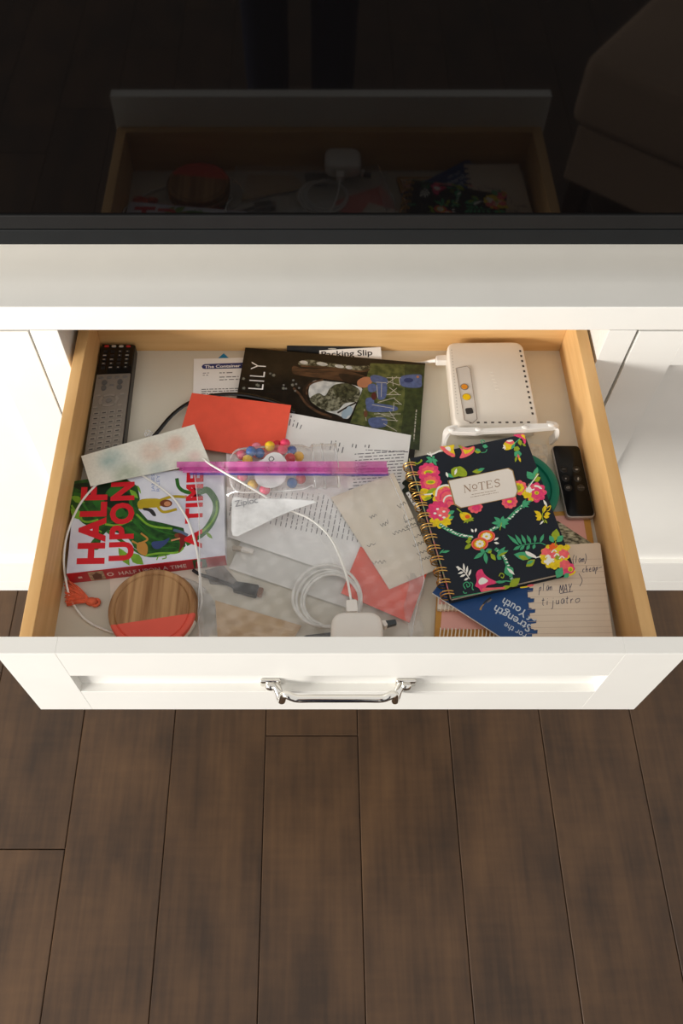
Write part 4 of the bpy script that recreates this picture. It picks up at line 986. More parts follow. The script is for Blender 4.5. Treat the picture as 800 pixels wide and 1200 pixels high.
# ---- white bracket / handle in front of the router
br = thing('plastic_bracket', 'white plastic bracket with curved ends between router and notebook', 'bracket', at(588, 510, B))
bzt = B+.043
def flatbar(mb, pts, z, th, wd): mb.tube([at(u, v, z_) for u, v, z_ in pts], wd, seg=10, sub=6)
m_ = MB(); m_.slab(round_poly(pxl(bzt, (528, 501), (560, 500.5), (566, 502), (610, 500), (617, 496.5), (650, 495.5), (652, 500.5), (617, 503.5), (612, 503.5), (566, 505.5), (558, 507), (528, 506)), .0012, 3), bzt, bzt-.007, .0012); m_.build('bar', WHITEPL, br)
for pts in ([(536, 503), (526, 504.5), (521.5, 512), (519.5, 524), (517.5, 545)], [(640, 498), (651, 500), (652.5, 506), (650, 512), (644.5, 517)]):
    m_ = MB(); zz = [bzt-.004, bzt-.005, bzt-.010, bzt-.022, B+.0065]; C = []
    P_, _ = catmull([at(u, v, z_) for (u, v), z_ in zip(pts, zz)], [1]*5, 5, False)
    vs = []; fs = []
    for k, q_ in enumerate(P_):
        for dx_, dz_ in ((-.0055, -.0018), (.0055, -.0018), (.0055, .0018), (-.0055, .0018)):
            t0 = (P_[min(k+1, len(P_)-1)]-P_[max(k-1, 0)]).normalized(); nrm = t0.cross(Vector((0, 1, 0)) if abs(t0.x) < .6 else Vector((0, 1, 0))).normalized()
            sdv = nrm.cross(t0).normalized(); vs.append(q_+sdv*dx_+nrm*dz_)
    for k in range(len(P_)-1):
        for e in range(4): fs.append([k*4+e, k*4+(e+1) % 4, (k+1)*4+(e+1) % 4, (k+1)*4+e])
    fs += [[0, 1, 2, 3], [len(vs)-1, len(vs)-2, len(vs)-3, len(vs)-4]]
    m_.add(vs, fs); m_.build('leg', WHITEPL, br, smooth=40)
for u, v in ((560.5, 503), (529, 503.5), (615, 500.5), (646, 498)):
    m_ = MB(); c_ = at(u, v, bzt); m_.ball(c_, .0034, sc=(1.4, 1, .5)); m_.build('lug', WHITEPL, br, smooth=180)
# clear crinkled sleeve behind the notebook
m_ = MB(); rgx = random.Random(12); n1, n2 = 9, 9; vs = []; fs = []
for i in range(n1+1):
    for j in range(n2+1):
        u = 598+43*j/n2+rgx.uniform(-1, 1); v = 520+30*i/n1+rgx.uniform(-1, 1); vs.append(at(u, v, B+.009+rgx.uniform(0, .006)))
for i in range(n1):
    for j in range(n2): q_ = i*(n2+1)+j; fs.append([q_, q_+n2+1, q_+n2+2, q_+1])
m_.add(vs, fs); tag(m_.build('plastic_sleeve', clear_mat('tan_clear_film', tint=(.93, .88, .82), haze=.22, hazecol=(.8, .72, .62), gloss=.06), None, smooth=25), 'crinkled clear plastic sleeve between bracket and green lid', 'sleeve')

# ---- green lid
gl_ = at(602.5, 569.5, B+.0190)
m_ = MB(); R0 = .0575
m_.lathe([(.0005, .0078), (.0455, .0078), (.0465, .0078), (.0478, .0108), (.0495, .0112), (.0555, .0112), (.0572, .0104), (.0575, .0085), (.0575, .0015), (.056, 0), (.0005, 0)], (gl_.x, gl_.y, B+.0080), seg=64, close=False)
tag(m_.build('green_lid', mat('green_plastic', (8, 112, 88), .45, .03), None, smooth=40), 'round dark green plastic lid under the right edge of the floral notebook', 'lid')

# ---- pink planner and pink pads
OCH = mat('ochre_board', (190, 138, 62), .6, .05, 60); PNK = mat('dusty_pink_cover', (222, 164, 152), .6, .02); 
pp = thing('pink_planner', 'pink notebook with ochre border and white coil, lowest under floral notebook', 'notebook', at(610, 680, B))
pz = B+.0070
PQ = [(520, 592), (688, 590), (716, 762), (508, 762)]
PQ = [(517, 604), (690, 598), (713.5, 755), (508.5, 757)]
m_ = MB(); m_.slab(round_poly(pxl(pz, *PQ), .002), pz, B+.0003, .0006); m_.build('cover', OCH, pp)
m_ = MB(); m_.prism([at(u, v, pz+.0003) for u, v in ((525, 612), (682.5, 603), (705, 735), (516, 738))][::-1], .0005); m_.build('pink_panel', PNK, pp, smooth=0)
wcoil = mat('white_coil_wire', (238, 226, 206), .35, .02)
def coil(parent, u0, v0, u1, v1, n, z, r_):
    for k in range(n):
        t_ = k/(n-1); c_ = at(u0+(u1-u0)*t_, v0+(v1-v0)*t_, z)
        mb = MB(); mb.tube([c_+Vector((.0012*math.cos(a)+.0012, r_*math.cos(a), r_*.75*math.sin(a))) for a in [2*math.pi*j/10 for j in range(9)]], .0008, seg=5, sub=2); mb.build('coil_ring', wcoil, parent, smooth=60)
coil(pp, 514, 742, 590, 745, 18, pz+.0005, .0062)
pd = thing('pink_notepad', 'smaller pink notepad with white coil under the blue booklet', 'notepad', at(590, 660, pz))
pz2 = pz+.0065
m_ = MB(); m_.slab(round_poly(pxl(pz2, (517, 640), (622, 640), (624, 715), (512.5, 714)), .002), pz2, pz+.0006, .0006); m_.build('pages', CREAM, pd)
m_ = MB(); m_.prism([at(u, v, pz2+.0006) for u, v in ((518, 640), (622, 640), (623, 709), (514, 708))][::-1], .0005); m_.build('cover', PNK, pd, smooth=0)
coil(pd, 515.5, 711, 566, 711.5, 12, pz2-.0006, .0055)

# ---- patterned card, lined paper, blue booklet
def leafy():
    return mat('leafy_photo_print', (70, 66, 48), .5, 0, 130, rgb2=(196, 190, 160), detail=6, lo=.4, hi=.62, stretch=(1, 2.2, 1))
sheet('patterned_card', 'card with grey-green leafy print peeking between notebook and lined paper', 'card', [(648, 607), (694, 637), (668, 662), (630, 640)], B+.0094, leafy(), thick=.0006)
BZ = B+.0203
L0 = at(506.5, 694.5, BZ); L1 = at(594, 751, BZ); d_ = (L1-L0).normalized(); n_ = Vector((-d_.y, d_.x, 0))
bb = thing('blue_booklet', 'blue booklet lettered For the Strength of Youth lying upside down', 'booklet', L0+d_*.07+n_*.04-Vector((0, 0, .0025)))
bq = [L0, L0+d_*.148, L0+d_*.148+n_*.083, L0+n_*.083]
NAVB = mat('blue_booklet_cover', (34, 74, 128), .35, .06, 20, spec=.45)
m_ = MB(); m_.prism(bq, .0005); cv = m_.build('cover', NAVB, bb, smooth=0)
m_ = MB(); m_.prism([q_-Vector((0, 0, .0006)) for q_ in (bq[0]-n_*.0004, bq[1]-n_*.0004, bq[2], bq[3])], .002); m_.build('pages', PAPER, bb, smooth=0)
p = Print(BZ, (500, 660, 5.3333)); BW = mat('pale_booklet_letters', (206, 214, 222), .5)
p.text('For the', (624, 444), (492, 368), (604, 478), BW, bold=.004)
p.text('Strength', (660, 392), (432, 262), (634, 436), BW, bold=.012)
p.text('of Youth', (696, 338), (484, 216), (670, 382), BW, bold=.012)
p.line([(333, 292), (345, 268), (365, 248)], 14, mat('tan_torch_print', (176, 140, 84), .5), taper=True); p.line([(352, 255), (372, 235), (400, 215)], 10, mat('dark_torch_print', (48, 52, 56), .5)); p.leaf((372, 250), (408, 222), 12, GREYINK)
p.build('cover_print', bb)

# lined paper with torn holes
LPZ = B+.0212
lpq = [(600, 648), (703, 636), (720, 764), (626, 764)]
lpn = thing('lined_note', 'lined notebook page with blue handwriting at the drawer right front', 'note', at(665, 700, LPZ))
C4 = pxl(LPZ, *lpq); CREAM2 = mat('lined_page_paper', (226, 208, 186), .8, .02, 25)
m_ = MB()
outl = [at(703, 636, LPZ), at(720.5, 764, LPZ), at(626.5, 764, LPZ)]
lft = []
for k in range(9):                          # holes torn along the left edge
    v = 752-k*12.3; u = 624.5-(752-v)*.105
    lft += [(u, v+3.6), (u+2.4, v+3.4), (u+6.2, v+2.8), (u+6.6, v-1.6), (u+2.2, v-1.4), (u+2.0, v-2.4), (u-1.0, v-2.8)]
outl += [at(u, v, LPZ) for u, v in lft]+[at(612, 641, LPZ)]
outl = round_poly(outl, [.003]+[0]*(len(outl)-1), 3)
bm_ = bmesh.new(); f_ = bm_.faces.new([bm_.verts.new(q_) for q_ in outl]); bmesh.ops.triangulate(bm_, faces=[f_])
mm = MB(); mm.bm(bm_); mm.build('sheet', CREAM2, lpn, smooth=0)
p = Print(LPZ); RULE = mat('faint_rule', (196, 172, 150), .8)
for k in range(14):
    v = 655+k*7.2; p.line([(618 if v > 690 else 640, v+1.5), (703+(v-636)*.136, v)], .35, RULE, smooth=False)
H = {'(': [[(.5, 1.2), (.2, .6), (.5, -.2)]], ')': [[(.1, 1.2), (.45, .5), (.1, -.3)]],
 'l': [[(.2, 0), (.25, 1)]], '1': [[(.2, 0), (.25, 1)]], 'a': [[(.7, .55), (.3, .6), (.1, .25), (.4, 0), (.7, .5), (.75, .05)]], 'm': [[(.05, .5), (.1, 0)], [(.1, .35), (.35, .5), (.4, 0)], [(.4, .35), (.65, .5), (.75, 0)]],
 'c': [[(.6, .5), (.2, .5), (.1, .15), (.6, .05)]], 'h': [[(.15, 1), (.12, 0)], [(.12, .3), (.45, .5), (.55, 0)]], 'e': [[(.1, .25), (.55, .35), (.4, .55), (.1, .3), (.3, 0), (.7, .1)]], 'p': [[(.15, .5), (.1, -.5)], [(.12, .3), (.5, .55), (.55, .2), (.15, .05)]],
 'n': [[(.1, .5), (.12, 0)], [(.12, .3), (.45, .5), (.55, 0)]], 't': [[(.3, .9), (.3, .1), (.5, 0)], [(.05, .6), (.6, .65)]], 'i': [[(.2, .5), (.22, 0)], [(.22, .75), (.24, .8)]], 'j': [[(.4, .5), (.38, -.4), (.1, -.5)], [(.4, .75), (.42, .8)]],
 'u': [[(.1, .5), (.15, .05), (.5, .1), (.55, .5), (.6, 0)]], 'r': [[(.1, .5), (.15, 0)], [(.15, .3), (.35, .5), (.55, .45)]], 'o': [[(.4, .5), (.1, .3), (.35, 0), (.9, .2), (.8, .5), (.3, .45)]],
 'M': [[(.05, 0), (.15, 1), (.45, .3), (.75, 1), (.8, 0)]], 'A': [[(.05, 0), (.4, 1), (.75, 0)], [(.15, .4), (.65, .4)]], 'Y': [[(.05, 1), (.4, .5), (.7, 1)], [(.4, .5), (.35, -.05)]], 'f': [[(.6, 1), (.3, .9), (.25, -.2)], [(.05, .5), (.6, .55)]], '-': [[(0, .4), (.9, .5)]], ' ': [], '_': [[(0, -.2), (1, -.15)]]}
def write(p, s_, u0, v0, u1, v1, hh, m, wd=.6):
    n = len(s_); dx_, dy_ = (u1-u0)/n, (v1-v0)/n
    for k, ch_ in enumerate(s_): p.pen(H[ch_], (u0+dx_*k, v0+dy_*k), (dx_*1.05, dy_*1.05), (.06*hh, -hh), wd, m)
write(p, '(1am)', 670, 660, 688.5, 658, 8, BLUEINK); write(p, 'cheap-', 682, 671, 705, 668, 7.5, BLUEINK); p.line([(678, 672), (682, 680), (679, 687)], .6, BLUEINK)
write(p, 'plan', 631, 693, 648, 691.5, 9, BLUEINK); write(p, 'MAY', 655, 695, 670.5, 692.5, 9, BLUEINK, .7); p.line([(656, 695.5), (671, 693)], .7, BLUEINK)
write(p, 'tijuatro', 634, 709.5, 679, 706, 9.5, BLUEINK)
p.build('handwriting', lpn)['kind'] = 'stuff'

# ---- slim black remote
sz = B+.0172
sr = thing('remote_control', 'small slim black remote lying along the right drawer side', 'remote', at(672, 565, B+.009))
SQ = pxl(sz, (646, 521.5), (679, 521.8), (698, 605.5), (664.5, 606))
m_ = MB(); m_.slab(round_poly(SQ, .0065, 6), sz-.0012, B+.0095, .0012, steps=3); m_.build('body', mat('silver_edge_plastic', (176, 166, 158), .3, metal=.5), sr, smooth=50)
m_ = MB(); m_.slab(round_poly([lerp2(SQ, s_, t_) for s_, t_ in ((.03, .008), (.97, .008), (.97, .985), (.03, .985))], .006, 6), sz, sz-.002, .0005, steps=2); m_.build('glass_face', mat('black_glass', (11, 11, 12), .25, .02, spec=.2), sr, smooth=50)
GP = mat('grey_key_print', (150, 146, 142), .5)
for u, v in ((660, 550), (675, 550), (662.5, 560.5), (677, 561), (665.5, 571.5), (680.5, 571.5)):
    c_ = at(u, v, sz); m_ = MB(); m_.lathe([(.0001, .0004), (.0045, .0004), (.005, 0), (.0001, 0)], c_, seg=18, close=False); kb = m_.build('button', mat('black_button', (20, 20, 21), .3), sr)
p = Print(sz+.0004)
p.words((658.5, 549.5), (4, 0), (0, 1.4), 1, GP, ragged=0, seed=2); p.words((673, 549.5), (4.5, 0), (0, 1.4), 1, GP, ragged=0, seed=2); p.ell((675.5, 550.2), 1.6, .9, GP); p.ell((662.8, 560.7), .9, .9, GP); p.ell((677.3, 561), 1, 2, GP); p.line([(663.5, 572), (664, 570.3), (667, 570.3), (667.5, 572), (663.5, 572)], .5, GP, smooth=False); p.words((677.5, 571), (7, 0), (0, 1.2), 1, GP, ragged=0, seed=3)
p.build('key_print', sr)
m_ = MB(); slot(m_, at(680, 606.3, sz-.004), at(684, 606.3, sz-.004), .0012, sz-.003); m_.build('charge_port', DKH, sr, smooth=0)

# ---- floral notebook
nz = B+.0362; nb0 = B+.0222
NQ = pxl(nz, (479.5, 537), (614.5, 508.5), (673.5, 668), (528.3, 701.5))
nb = thing('floral_notebook', 'navy floral spiral notebook with a cream label reading NOTES', 'notebook', (NQ[0]+NQ[2])/2-Vector((0, 0, .014)))
NV = mat('navy_cover', (24, 30, 40), .5, .05, 60, spec=.35)
m_ = MB(); m_.slab(round_poly(NQ, [.001, .005, .005, .001], 5), nz, nz-.0022, .0006); m_.build('front_cover', NV, nb)
inn = [lerp2(NQ, s_, t_) for s_, t_ in ((.02, .012), (.985, .012), (.985, .988), (.02, .988))]
m_ = MB(); m_.slab(inn, nz-.0023, nb0+.0022, .0003); m_.build('page_block', mat('white_pages', (220, 214, 200), .85, .08, 60, stretch=(1, 1, 60)), nb)
m_ = MB(); m_.slab(round_poly(NQ, [.001, .005, .005, .001], 5), nb0+.0021, nb0, .0006); m_.build('back_cover', NV, nb)
ex = (NQ[1]-NQ[0]).normalized(); ey = (NQ[3]-NQ[0])
m_ = MB(); ew = Vector((-.0006*ex.x, -.0006*ex.y, 0))
m_.prism([NQ[0]+ew, NQ[3]+ew, NQ[3]+ex*.0004, NQ[0]+ex*.0004], .0021); m_.build('painted_edge', mat('pink_green_edge', (206, 84, 110), .5, 0, 90, rgb2=(120, 160, 110)), nb, smooth=0)
ringm = None; hcen = (nz+nb0)/2
for k in range(13):
    for dd in (-.0019, .0019):
        c_ = NQ[0]+ey*(.045+.915*k/12); c_ = c_+ey.normalized()*dd; c_.z = hcen
        if ringm is None:
            mb = MB(); RA, RB = .0086, .0086
            mb.tube([c_+ex*(-.0005+RA*math.cos(a))+Vector((0, 0, RB*math.sin(a)))+ey.normalized()*(.0018*math.cos(a)) for a in [math.radians(40+ (360-70)*j/14) for j in range(15)]], .00085, seg=6, sub=2)
            ro_ = mb.build('ring', GOLD, nb, smooth=60); ringm = ro_; r0 = c_.copy()
        else:
            o2 = ringm.copy(); COL.objects.link(o2); o2.parent = nb; o2.location = c_-r0
p = Print(nz, (460, 490, 3.3333))
G1 = mat('leaf_green_print', (70, 164, 116), .5, .1, 200); G2 = mat('olive_leaf_print', (150, 168, 36), .5, .1, 200); G3 = mat('deep_leaf_print', (30, 110, 74), .5); PK = mat('pink_petal_print', (228, 62, 112), .5, .1, 300); PK2 = mat('coral_petal_print', (240, 100, 106), .5, .1, 300); YL = mat('yellow_petal_print', (232, 200, 28), .5, .1, 300); ORG = mat('orange_petal_print', (232, 96, 36), .5, .08); WH = mat('white_petal_print', (240, 236, 226), .5, .02)
def spray(c0, lst, wd, m):
    for q_ in lst: p.leaf(c0, q_, wd, m)
def rose(c0, r_, a, b, c3, k=8):
    p.scallop(c0, r_, k, a, .18); p.scallop((c0[0]+r_*.05, c0[1]), r_*.78, k-1, b, .2, .6)
    for j in range(3): 
        an = j*2.1+.4; p.line([(c0[0]+r_*.62*math.cos(an+t), c0[1]+r_*.55*math.sin(an+t)) for t in (0, .4, .8, 1.2)], r_*.16, WH if j else c3)
    p.scallop(c0, r_*.5, 6, a, .2, .3); p.line([(c0[0]+r_*.32*math.cos(t), c0[1]+r_*.28*math.sin(t)) for t in (2.4, 3, 3.8, 4.6)], r_*.13, WH); p.ell(c0, r_*.22, r_*.16, c3)
# top edge flowers
p.blob([(185, 112), (215, 108), (240, 104), (238, 120), (243, 145), (232, 152), (215, 140), (200, 132)], YL); p.blob([(185, 112), (200, 112), (222, 132), (240, 140), (243, 150), (230, 150), (205, 136)], PK2); p.blob([(205, 114), (222, 112), (226, 128), (212, 124)], WH)
p.blob([(258, 106), (290, 116), (318, 110), (316, 132), (290, 150), (262, 156), (270, 132)], PK2); p.blob([(275, 122), (296, 124), (314, 114), (308, 128), (285, 140), (278, 132)], YL); p.leaf((255, 105), (275, 120), 9, G2)
spray((155, 160), [(130, 152), (128, 172), (142, 188), (172, 186), (176, 168), (162, 146)], 11, G1); p.line([(133, 138), (150, 142), (188, 126)], 6, WH); p.line([(145, 132), (152, 150)], 5, WH)
p.leaf((318, 128), (345, 132), 17, G2); p.leaf((322, 120), (344, 128), 10, G1); p.leaf((350, 108), (372, 112), 16, G1); p.line([(345, 135), (362, 132), (368, 122)], 3, G1); p.line([(352, 100), (344, 90), (352, 86), (360, 92)], 3.5, G1)
# top right bud
p.blob([(432, 108), (440, 92), (460, 86), (476, 96), (474, 110), (458, 122), (440, 124)], YL); p.blob([(440, 92), (458, 84), (474, 92), (466, 102), (450, 100)], PK2); p.blob([(444, 88), (462, 84), (470, 88), (455, 93)], WH); p.leaf((462, 122), (478, 98), 12, G1); p.line([(476, 98), (494, 82), (505, 70)], 4, G1)
for q_ in ((430, 104), (428, 118), (436, 124)): p.leaf((440, 112), q_, 6, WH)
p.leaf((494, 82), (500, 108), 17, G2); p.leaf((505, 98), (520, 110), 9, G2); p.scallop((484, 120), 12, 5, G2); p.scallop((488, 140), 15, 5, G1); p.leaf((484, 148), (478, 172), 10, G2); p.leaf((490, 148), (500, 172), 9, YL); p.leaf((488, 140), (494, 158), 8, PK2)
p.blob([(470, 66), (498, 62), (514, 64), (520, 90), (514, 102), (506, 82), (488, 74)], PK); p.blob([(500, 66), (514, 66), (518, 82), (510, 76)], YL)
# left cluster
for c0 in ((140, 212), (148, 250)):
    p.scallop(c0, 44, 10, PK, .14); p.scallop(c0, 30, 8, PK2, .2, .5); p.ell(c0, 19, 9, YL, -.05); p.ell(c0, 13, 5, G2)
p.line([(85, 172), (95, 178), (112, 168), (110, 162)], 6, G2)
p.blob([(112, 276), (140, 280), (150, 300), (140, 318), (120, 322), (108, 300)], YL); p.leaf((130, 300), (172, 272), 22, G2); p.leaf((120, 318), (156, 308), 14, G2); p.line([(112, 300), (150, 296), (168, 290)], 5, WH)
p.scallop((205, 305), 52, 9, YL, .16); p.scallop((210, 308), 46, 8, PK2, .16, .4)
p.line([(168, 305), (176, 275), (205, 262), (235, 268)], 7, WH); p.line([(185, 320), (190, 295), (215, 282), (240, 290)], 7, PK); p.line([(195, 335), (205, 310), (225, 302), (242, 312)], 6, WH); p.line([(170, 330), (182, 345), (212, 348)], 8, YL); p.line([(205, 340), (215, 322), (238, 325)], 6, PK)
p.scallop((188, 392), 46, 11, YL, .2); p.scallop((178, 362), 46, 10, PK, .16); p.scallop((196, 368), 26, 7, PK2, .2)
for q_ in ((165, 372), (185, 380), (200, 365), (175, 355), (200, 388)): p.ell(q_, 6, 4, WH)
p.leaf((215, 375), (242, 362), 16, G1); p.leaf((218, 392), (240, 384), 14, G1)
for c0, rr in (((172, 400), 10), ((212, 398), 11), ((190, 408), 10)): p.scallop(c0, rr, 5, YL)
# around the label
p.leaf((232, 232), (262, 188), 42, G2); p.blob([(238, 222), (240, 205), (262, 188), (288, 208), (284, 228)], G2); p.leaf((242, 222), (250, 196), 10, WH); p.leaf((205, 215), (238, 232), 14, G1); p.leaf((208, 210), (216, 232), 10, WH); p.leaf((310, 210), (352, 205), 18, G2); p.leaf((330, 205), (360, 196), 12, G1)
p.scallop((322, 346), 30, 9, PK2, .15); p.scallop((326, 348), 18, 7, PK, .2); p.blob([(262, 372), (285, 368), (305, 378), (306, 396), (292, 402), (270, 396)], YL); p.ell((292, 385), 10, 8, ORG); p.line([(250, 352), (262, 362), (272, 372)], 5, G2)
for q_ in ((276, 410), (290, 412), (304, 404), (318, 400), (318, 390)): p.leaf((294, 394), q_, 8, G2)
p.scallop((492, 272), 34, 9, PK2, .14); p.scallop((492, 272), 22, 7, YL, .2); p.scallop((490, 272), 12, 6, G2); p.scallop((456, 326), 32, 9, PK2, .14); p.scallop((456, 326), 20, 7, PK, .2); p.ell((456, 326), 10, 6, YL)
rose((556, 290), 46, PK, PK2, YL, 9); p.scallop((526, 296), 22, 6, YL, .25); p.scallop((532, 280), 14, 5, WH, .3); p.ell((540, 318), 10, 8, YL); p.scallop((566, 296), 26, 7, PK, .15); p.ell((562, 292), 9, 7, YL); p.ell((562, 292), 5, 4, G2)
p.leaf((520, 280), (552, 238), 8, G1); p.leaf((548, 240), (524, 208), 28, G1); p.leaf((550, 236), (566, 190), 20, G1); p.leaf((548, 244), (578, 232), 24, G2); p.leaf((556, 226), (572, 216), 12, G2); p.line([(520, 282), (545, 250), (568, 218)], 3.5, WH)
p.leaf((588, 318), (604, 348), 10, WH)
# vines
def vine(pts):
    p.line(pts, 13, G1); q_ = cat2(pts, 7, False); rv = random.Random(len(pts)*7+int(pts[0][0]))
    for k in range(1, len(q_)-1):
        c0 = q_[k]; p.leaf((c0[0]-5+rv.uniform(-4, 4), c0[1]+rv.uniform(-5, 5)), (c0[0]+7+rv.uniform(-3, 3), c0[1]+rv.uniform(-6, 6)), 6, WH if k % 2 else G3)
vine([(182, 415), (215, 435), (250, 452), (285, 462), (312, 464)]); vine([(378, 440), (410, 424), (450, 395), (480, 365), (510, 340)]); vine([(400, 510), (425, 530), (442, 560), (455, 600), (468, 640)])
spray((425, 408), [(386, 410), (396, 386), (432, 382), (456, 392), (454, 412), (440, 432), (408, 428)], 15, G1); p.line([(425, 408), (418, 438)], 3, G2)
spray((505, 335), [(522, 318), (536, 336), (546, 322), (532, 348), (515, 352)], 10, G1)
for a, b in (((582, 380), (552, 362)), ((586, 372), (598, 338)), ((584, 384), (556, 382)), ((582, 388), (560, 398)), ((592, 376), (616, 372)), ((588, 384), (612, 386))): p.leaf(a, b, 15, YL)
p.line([(590, 350), (584, 385), (592, 410)], 3, G2); p.leaf((592, 395), (604, 412), 8, G2); p.leaf((590, 400), (574, 416), 7, WH); p.line([(600, 352), (616, 342), (612, 358), (602, 364)], 3, YL)
# twin flowers
for c0, rx, ry in (((366, 462), 34, 24), ((340, 491), 33, 25)):
    p.ell(c0, rx, ry, PK2, -.1); p.ell(c0, rx*.88, ry*.86, ORG, -.1); p.ell(c0, rx*.66, ry*.66, YL, -.1); p.scallop(c0, rx*.5, 8, WH, .2); p.ell(c0, 6, 4, YL)
for a, b in (((395, 478), (414, 466)), ((395, 486), (416, 490)), ((315, 446), (306, 432)), ((322, 446), (326, 430))): p.leaf(a, b, 9, WH)
for a, b in (((308, 490), (280, 512)), ((306, 482), (284, 482)), ((310, 472), (292, 470))): p.leaf(a, b, 17, G2)
spray((360, 522), [(316, 550), (366, 570), (388, 512), (340, 512)], 17, G1); spray((382, 528), [(402, 556), (376, 516)], 18, G2); spray((406, 540), [(452, 516), (440, 502), (425, 552)], 16, G1); p.leaf((410, 540), (448, 522), 10, G2)
# fern
p.line([(492, 500), (530, 492), (575, 488), (598, 496)], 3, G1)
for a, b in (((495, 498), (448, 455)), ((505, 497), (478, 454)), ((520, 494), (502, 454)), ((540, 490), (524, 456)), ((555, 488), (556, 456)), ((575, 488), (590, 452)), ((500, 500), (470, 515)), ((515, 498), (496, 516)), ((535, 494), (522, 516)), ((555, 492), (548, 512))): p.leaf(a, b, 13, G1)
# lower right bouquet
p.scallop((632, 540), 60, 12, YL, .16, sq=.86); 
for c0, rr, m in (((600, 525), 22, PK2), ((628, 505), 20, ORG), ((650, 520), 22, YL), ((610, 555), 22, WH), ((640, 565), 20, YL), ((668, 530), 22, PK2), ((625, 535), 16, PK2), ((645, 545), 12, G2), ((680, 505), 14, YL), ((590, 545), 14, YL), ((622, 575), 14, YL)): p.scallop(c0, rr, 7, m, .22)
for c0 in ((606, 540), (620, 560), (640, 535), (660, 545), (630, 520)): p.line([(c0[0]-10, c0[1]+5), (c0[0], c0[1]-5), (c0[0]+10, c0[1]+2)], 5, WH)
p.scallop((682, 588), 30, 9, PK, .14); p.scallop((672, 572), 22, 7, PK2, .2); p.ell((694, 590), 10, 10, YL); p.ell((694, 592), 6, 6, G2); p.leaf((640, 625), (662, 582), 34, G1); p.leaf((668, 622), (690, 606), 20, G1); p.line([(688, 614), (706, 606), (712, 596)], 7, YL)
p.leaf((632, 480), (640, 432), 34, G2); p.leaf((628, 486), (612, 458), 20, G1); p.leaf((640, 484), (666, 458), 24, G1); p.line([(636, 480), (636, 500)], 4, G2)
p.leaf((545, 545), (472, 532), 34, G1); p.leaf((530, 552), (490, 538), 18, G2); p.leaf((520, 580), (556, 552), 26, G2); p.leaf((522, 570), (550, 556), 12, G1); p.blob([(518, 520), (535, 524), (556, 536), (560, 546), (540, 542), (524, 534)], WH); p.line([(556, 546), (578, 540)], 4, WH)
# lower left
p.line([(252, 578), (280, 600), (300, 628)], 3.5, WH)
for a, b in (((270, 592), (246, 580)), ((280, 600), (276, 566)), ((288, 610), (292, 576)), ((296, 618), (306, 590)), ((278, 600), (254, 608)), ((286, 610), (262, 620)), ((296, 624), (278, 634)), ((262, 584), (256, 596))): p.leaf(a, b, 9, WH)
p.blob([(325, 612), (332, 596), (348, 590), (356, 606), (370, 620), (395, 634), (412, 640), (395, 648), (368, 655), (358, 675), (348, 682), (336, 664), (322, 656), (328, 636)], PK); p.blob([(335, 636), (350, 622), (372, 634), (360, 646), (340, 650)], WH); p.leaf((398, 640), (440, 640), 12, G1); p.line([(412, 640), (440, 636), (468, 640)], 4, G1)
p.leaf((442, 575), (466, 620), 40, G1); p.leaf((446, 585), (476, 612), 12, WH); p.leaf((455, 660), (497, 624), 32, G2); p.leaf((420, 668), (462, 655), 16, G2)
p.blob([(352, 664), (395, 662), (436, 660), (430, 668), (360, 678)], PK2); p.blob([(498, 660), (530, 655), (546, 652), (540, 658), (505, 664)], YL); p.ell((538, 654), 14, 4, PK2, -.15)
p.line([(284, 668), (276, 650), (290, 640), (302, 652), (292, 660), (288, 648)], 4, G1); p.line([(302, 640), (312, 648), (310, 664), (316, 672)], 4, G1); p.line([(275, 676), (280, 684), (290, 682)], 4, G1); p.line([(415, 618), (422, 606), (434, 612), (430, 624), (422, 620)], 4, G2)
p.leaf((190, 525), (224, 518), 10, G1); p.leaf((182, 530), (200, 512), 7, G1)
p.line([(232, 702), (420, 668)], 3, G1, smooth=False)
p.build('cover_print', nb)
# the cream label with its gold edge
zl = nz+.0006
lq = [(214, 244), (452, 194), (470, 204), (490, 284), (480, 308), (264, 352), (240, 338)]
lf = lambda q_: at(460+q_[0]/3.3333, 490+q_[1]/3.3333, zl)
m_ = MB(); pl = [lf(q_) for q_ in lq]; c_ = sum(pl, Vector())/7
m_.prism(pl[::-1], .0004, 0); m_.prism([c_+(q_-c_)*.965+Vector((0, 0, .00005)) for q_ in pl][::-1], .0003, 1)
m_.build('label', [mat('gold_foil', (214, 176, 116), .35, .03, metal=.7), mat('cream_label_paper', (230, 220, 208), .7, .015)], nb, smooth=0)
p = Print(zl, (460, 490, 3.3333)); GT = mat('bronze_lettering', (150, 118, 90), .5)
def serif(st, u0, v0, du, dv, uy):    # serif capitals from thick and thin strokes
    for (x0, y0, x1, y1, w_) in st:
        p.line([(u0+du[0]*x0+uy[0]*y0, v0+du[1]*x0+uy[1]*y0), (u0+du[0]*x1+uy[0]*y1, v0+du[1]*x1+uy[1]*y1)], w_, GT, smooth=False)
dU, uY = (28, -5.2), (-3.0, -28)
NN = [(.12, 0, .12, 1, 1.6), (.12, 1, .88, 0, 4.2), (.88, 0, .88, 1, 1.6), (0, 0, .26, 0, 1.6), (0, 1, .2, 1, 1.6), (.74, 1, 1, 1, 1.6)]
TT = [(.5, 0, .5, 1, 4), (.05, 1, .95, 1, 1.6), (.05, 1, .05, .8, 1.5), (.95, 1, .95, .8, 1.5), (.3, 0, .7, 0, 1.6)]
EE = [(.2, 0, .2, 1, 4), (.05, 1, .8, 1, 1.6), (.05, 0, .85, 0, 1.6), (.2, .52, .62, .52, 1.6), (.85, 0, .85, .22, 1.6), (.8, 1, .8, .8, 1.6), (.62, .42, .62, .64, 1.5)]
serif(NN, 277, 291, 0, 0, (0, 0)) if False else None
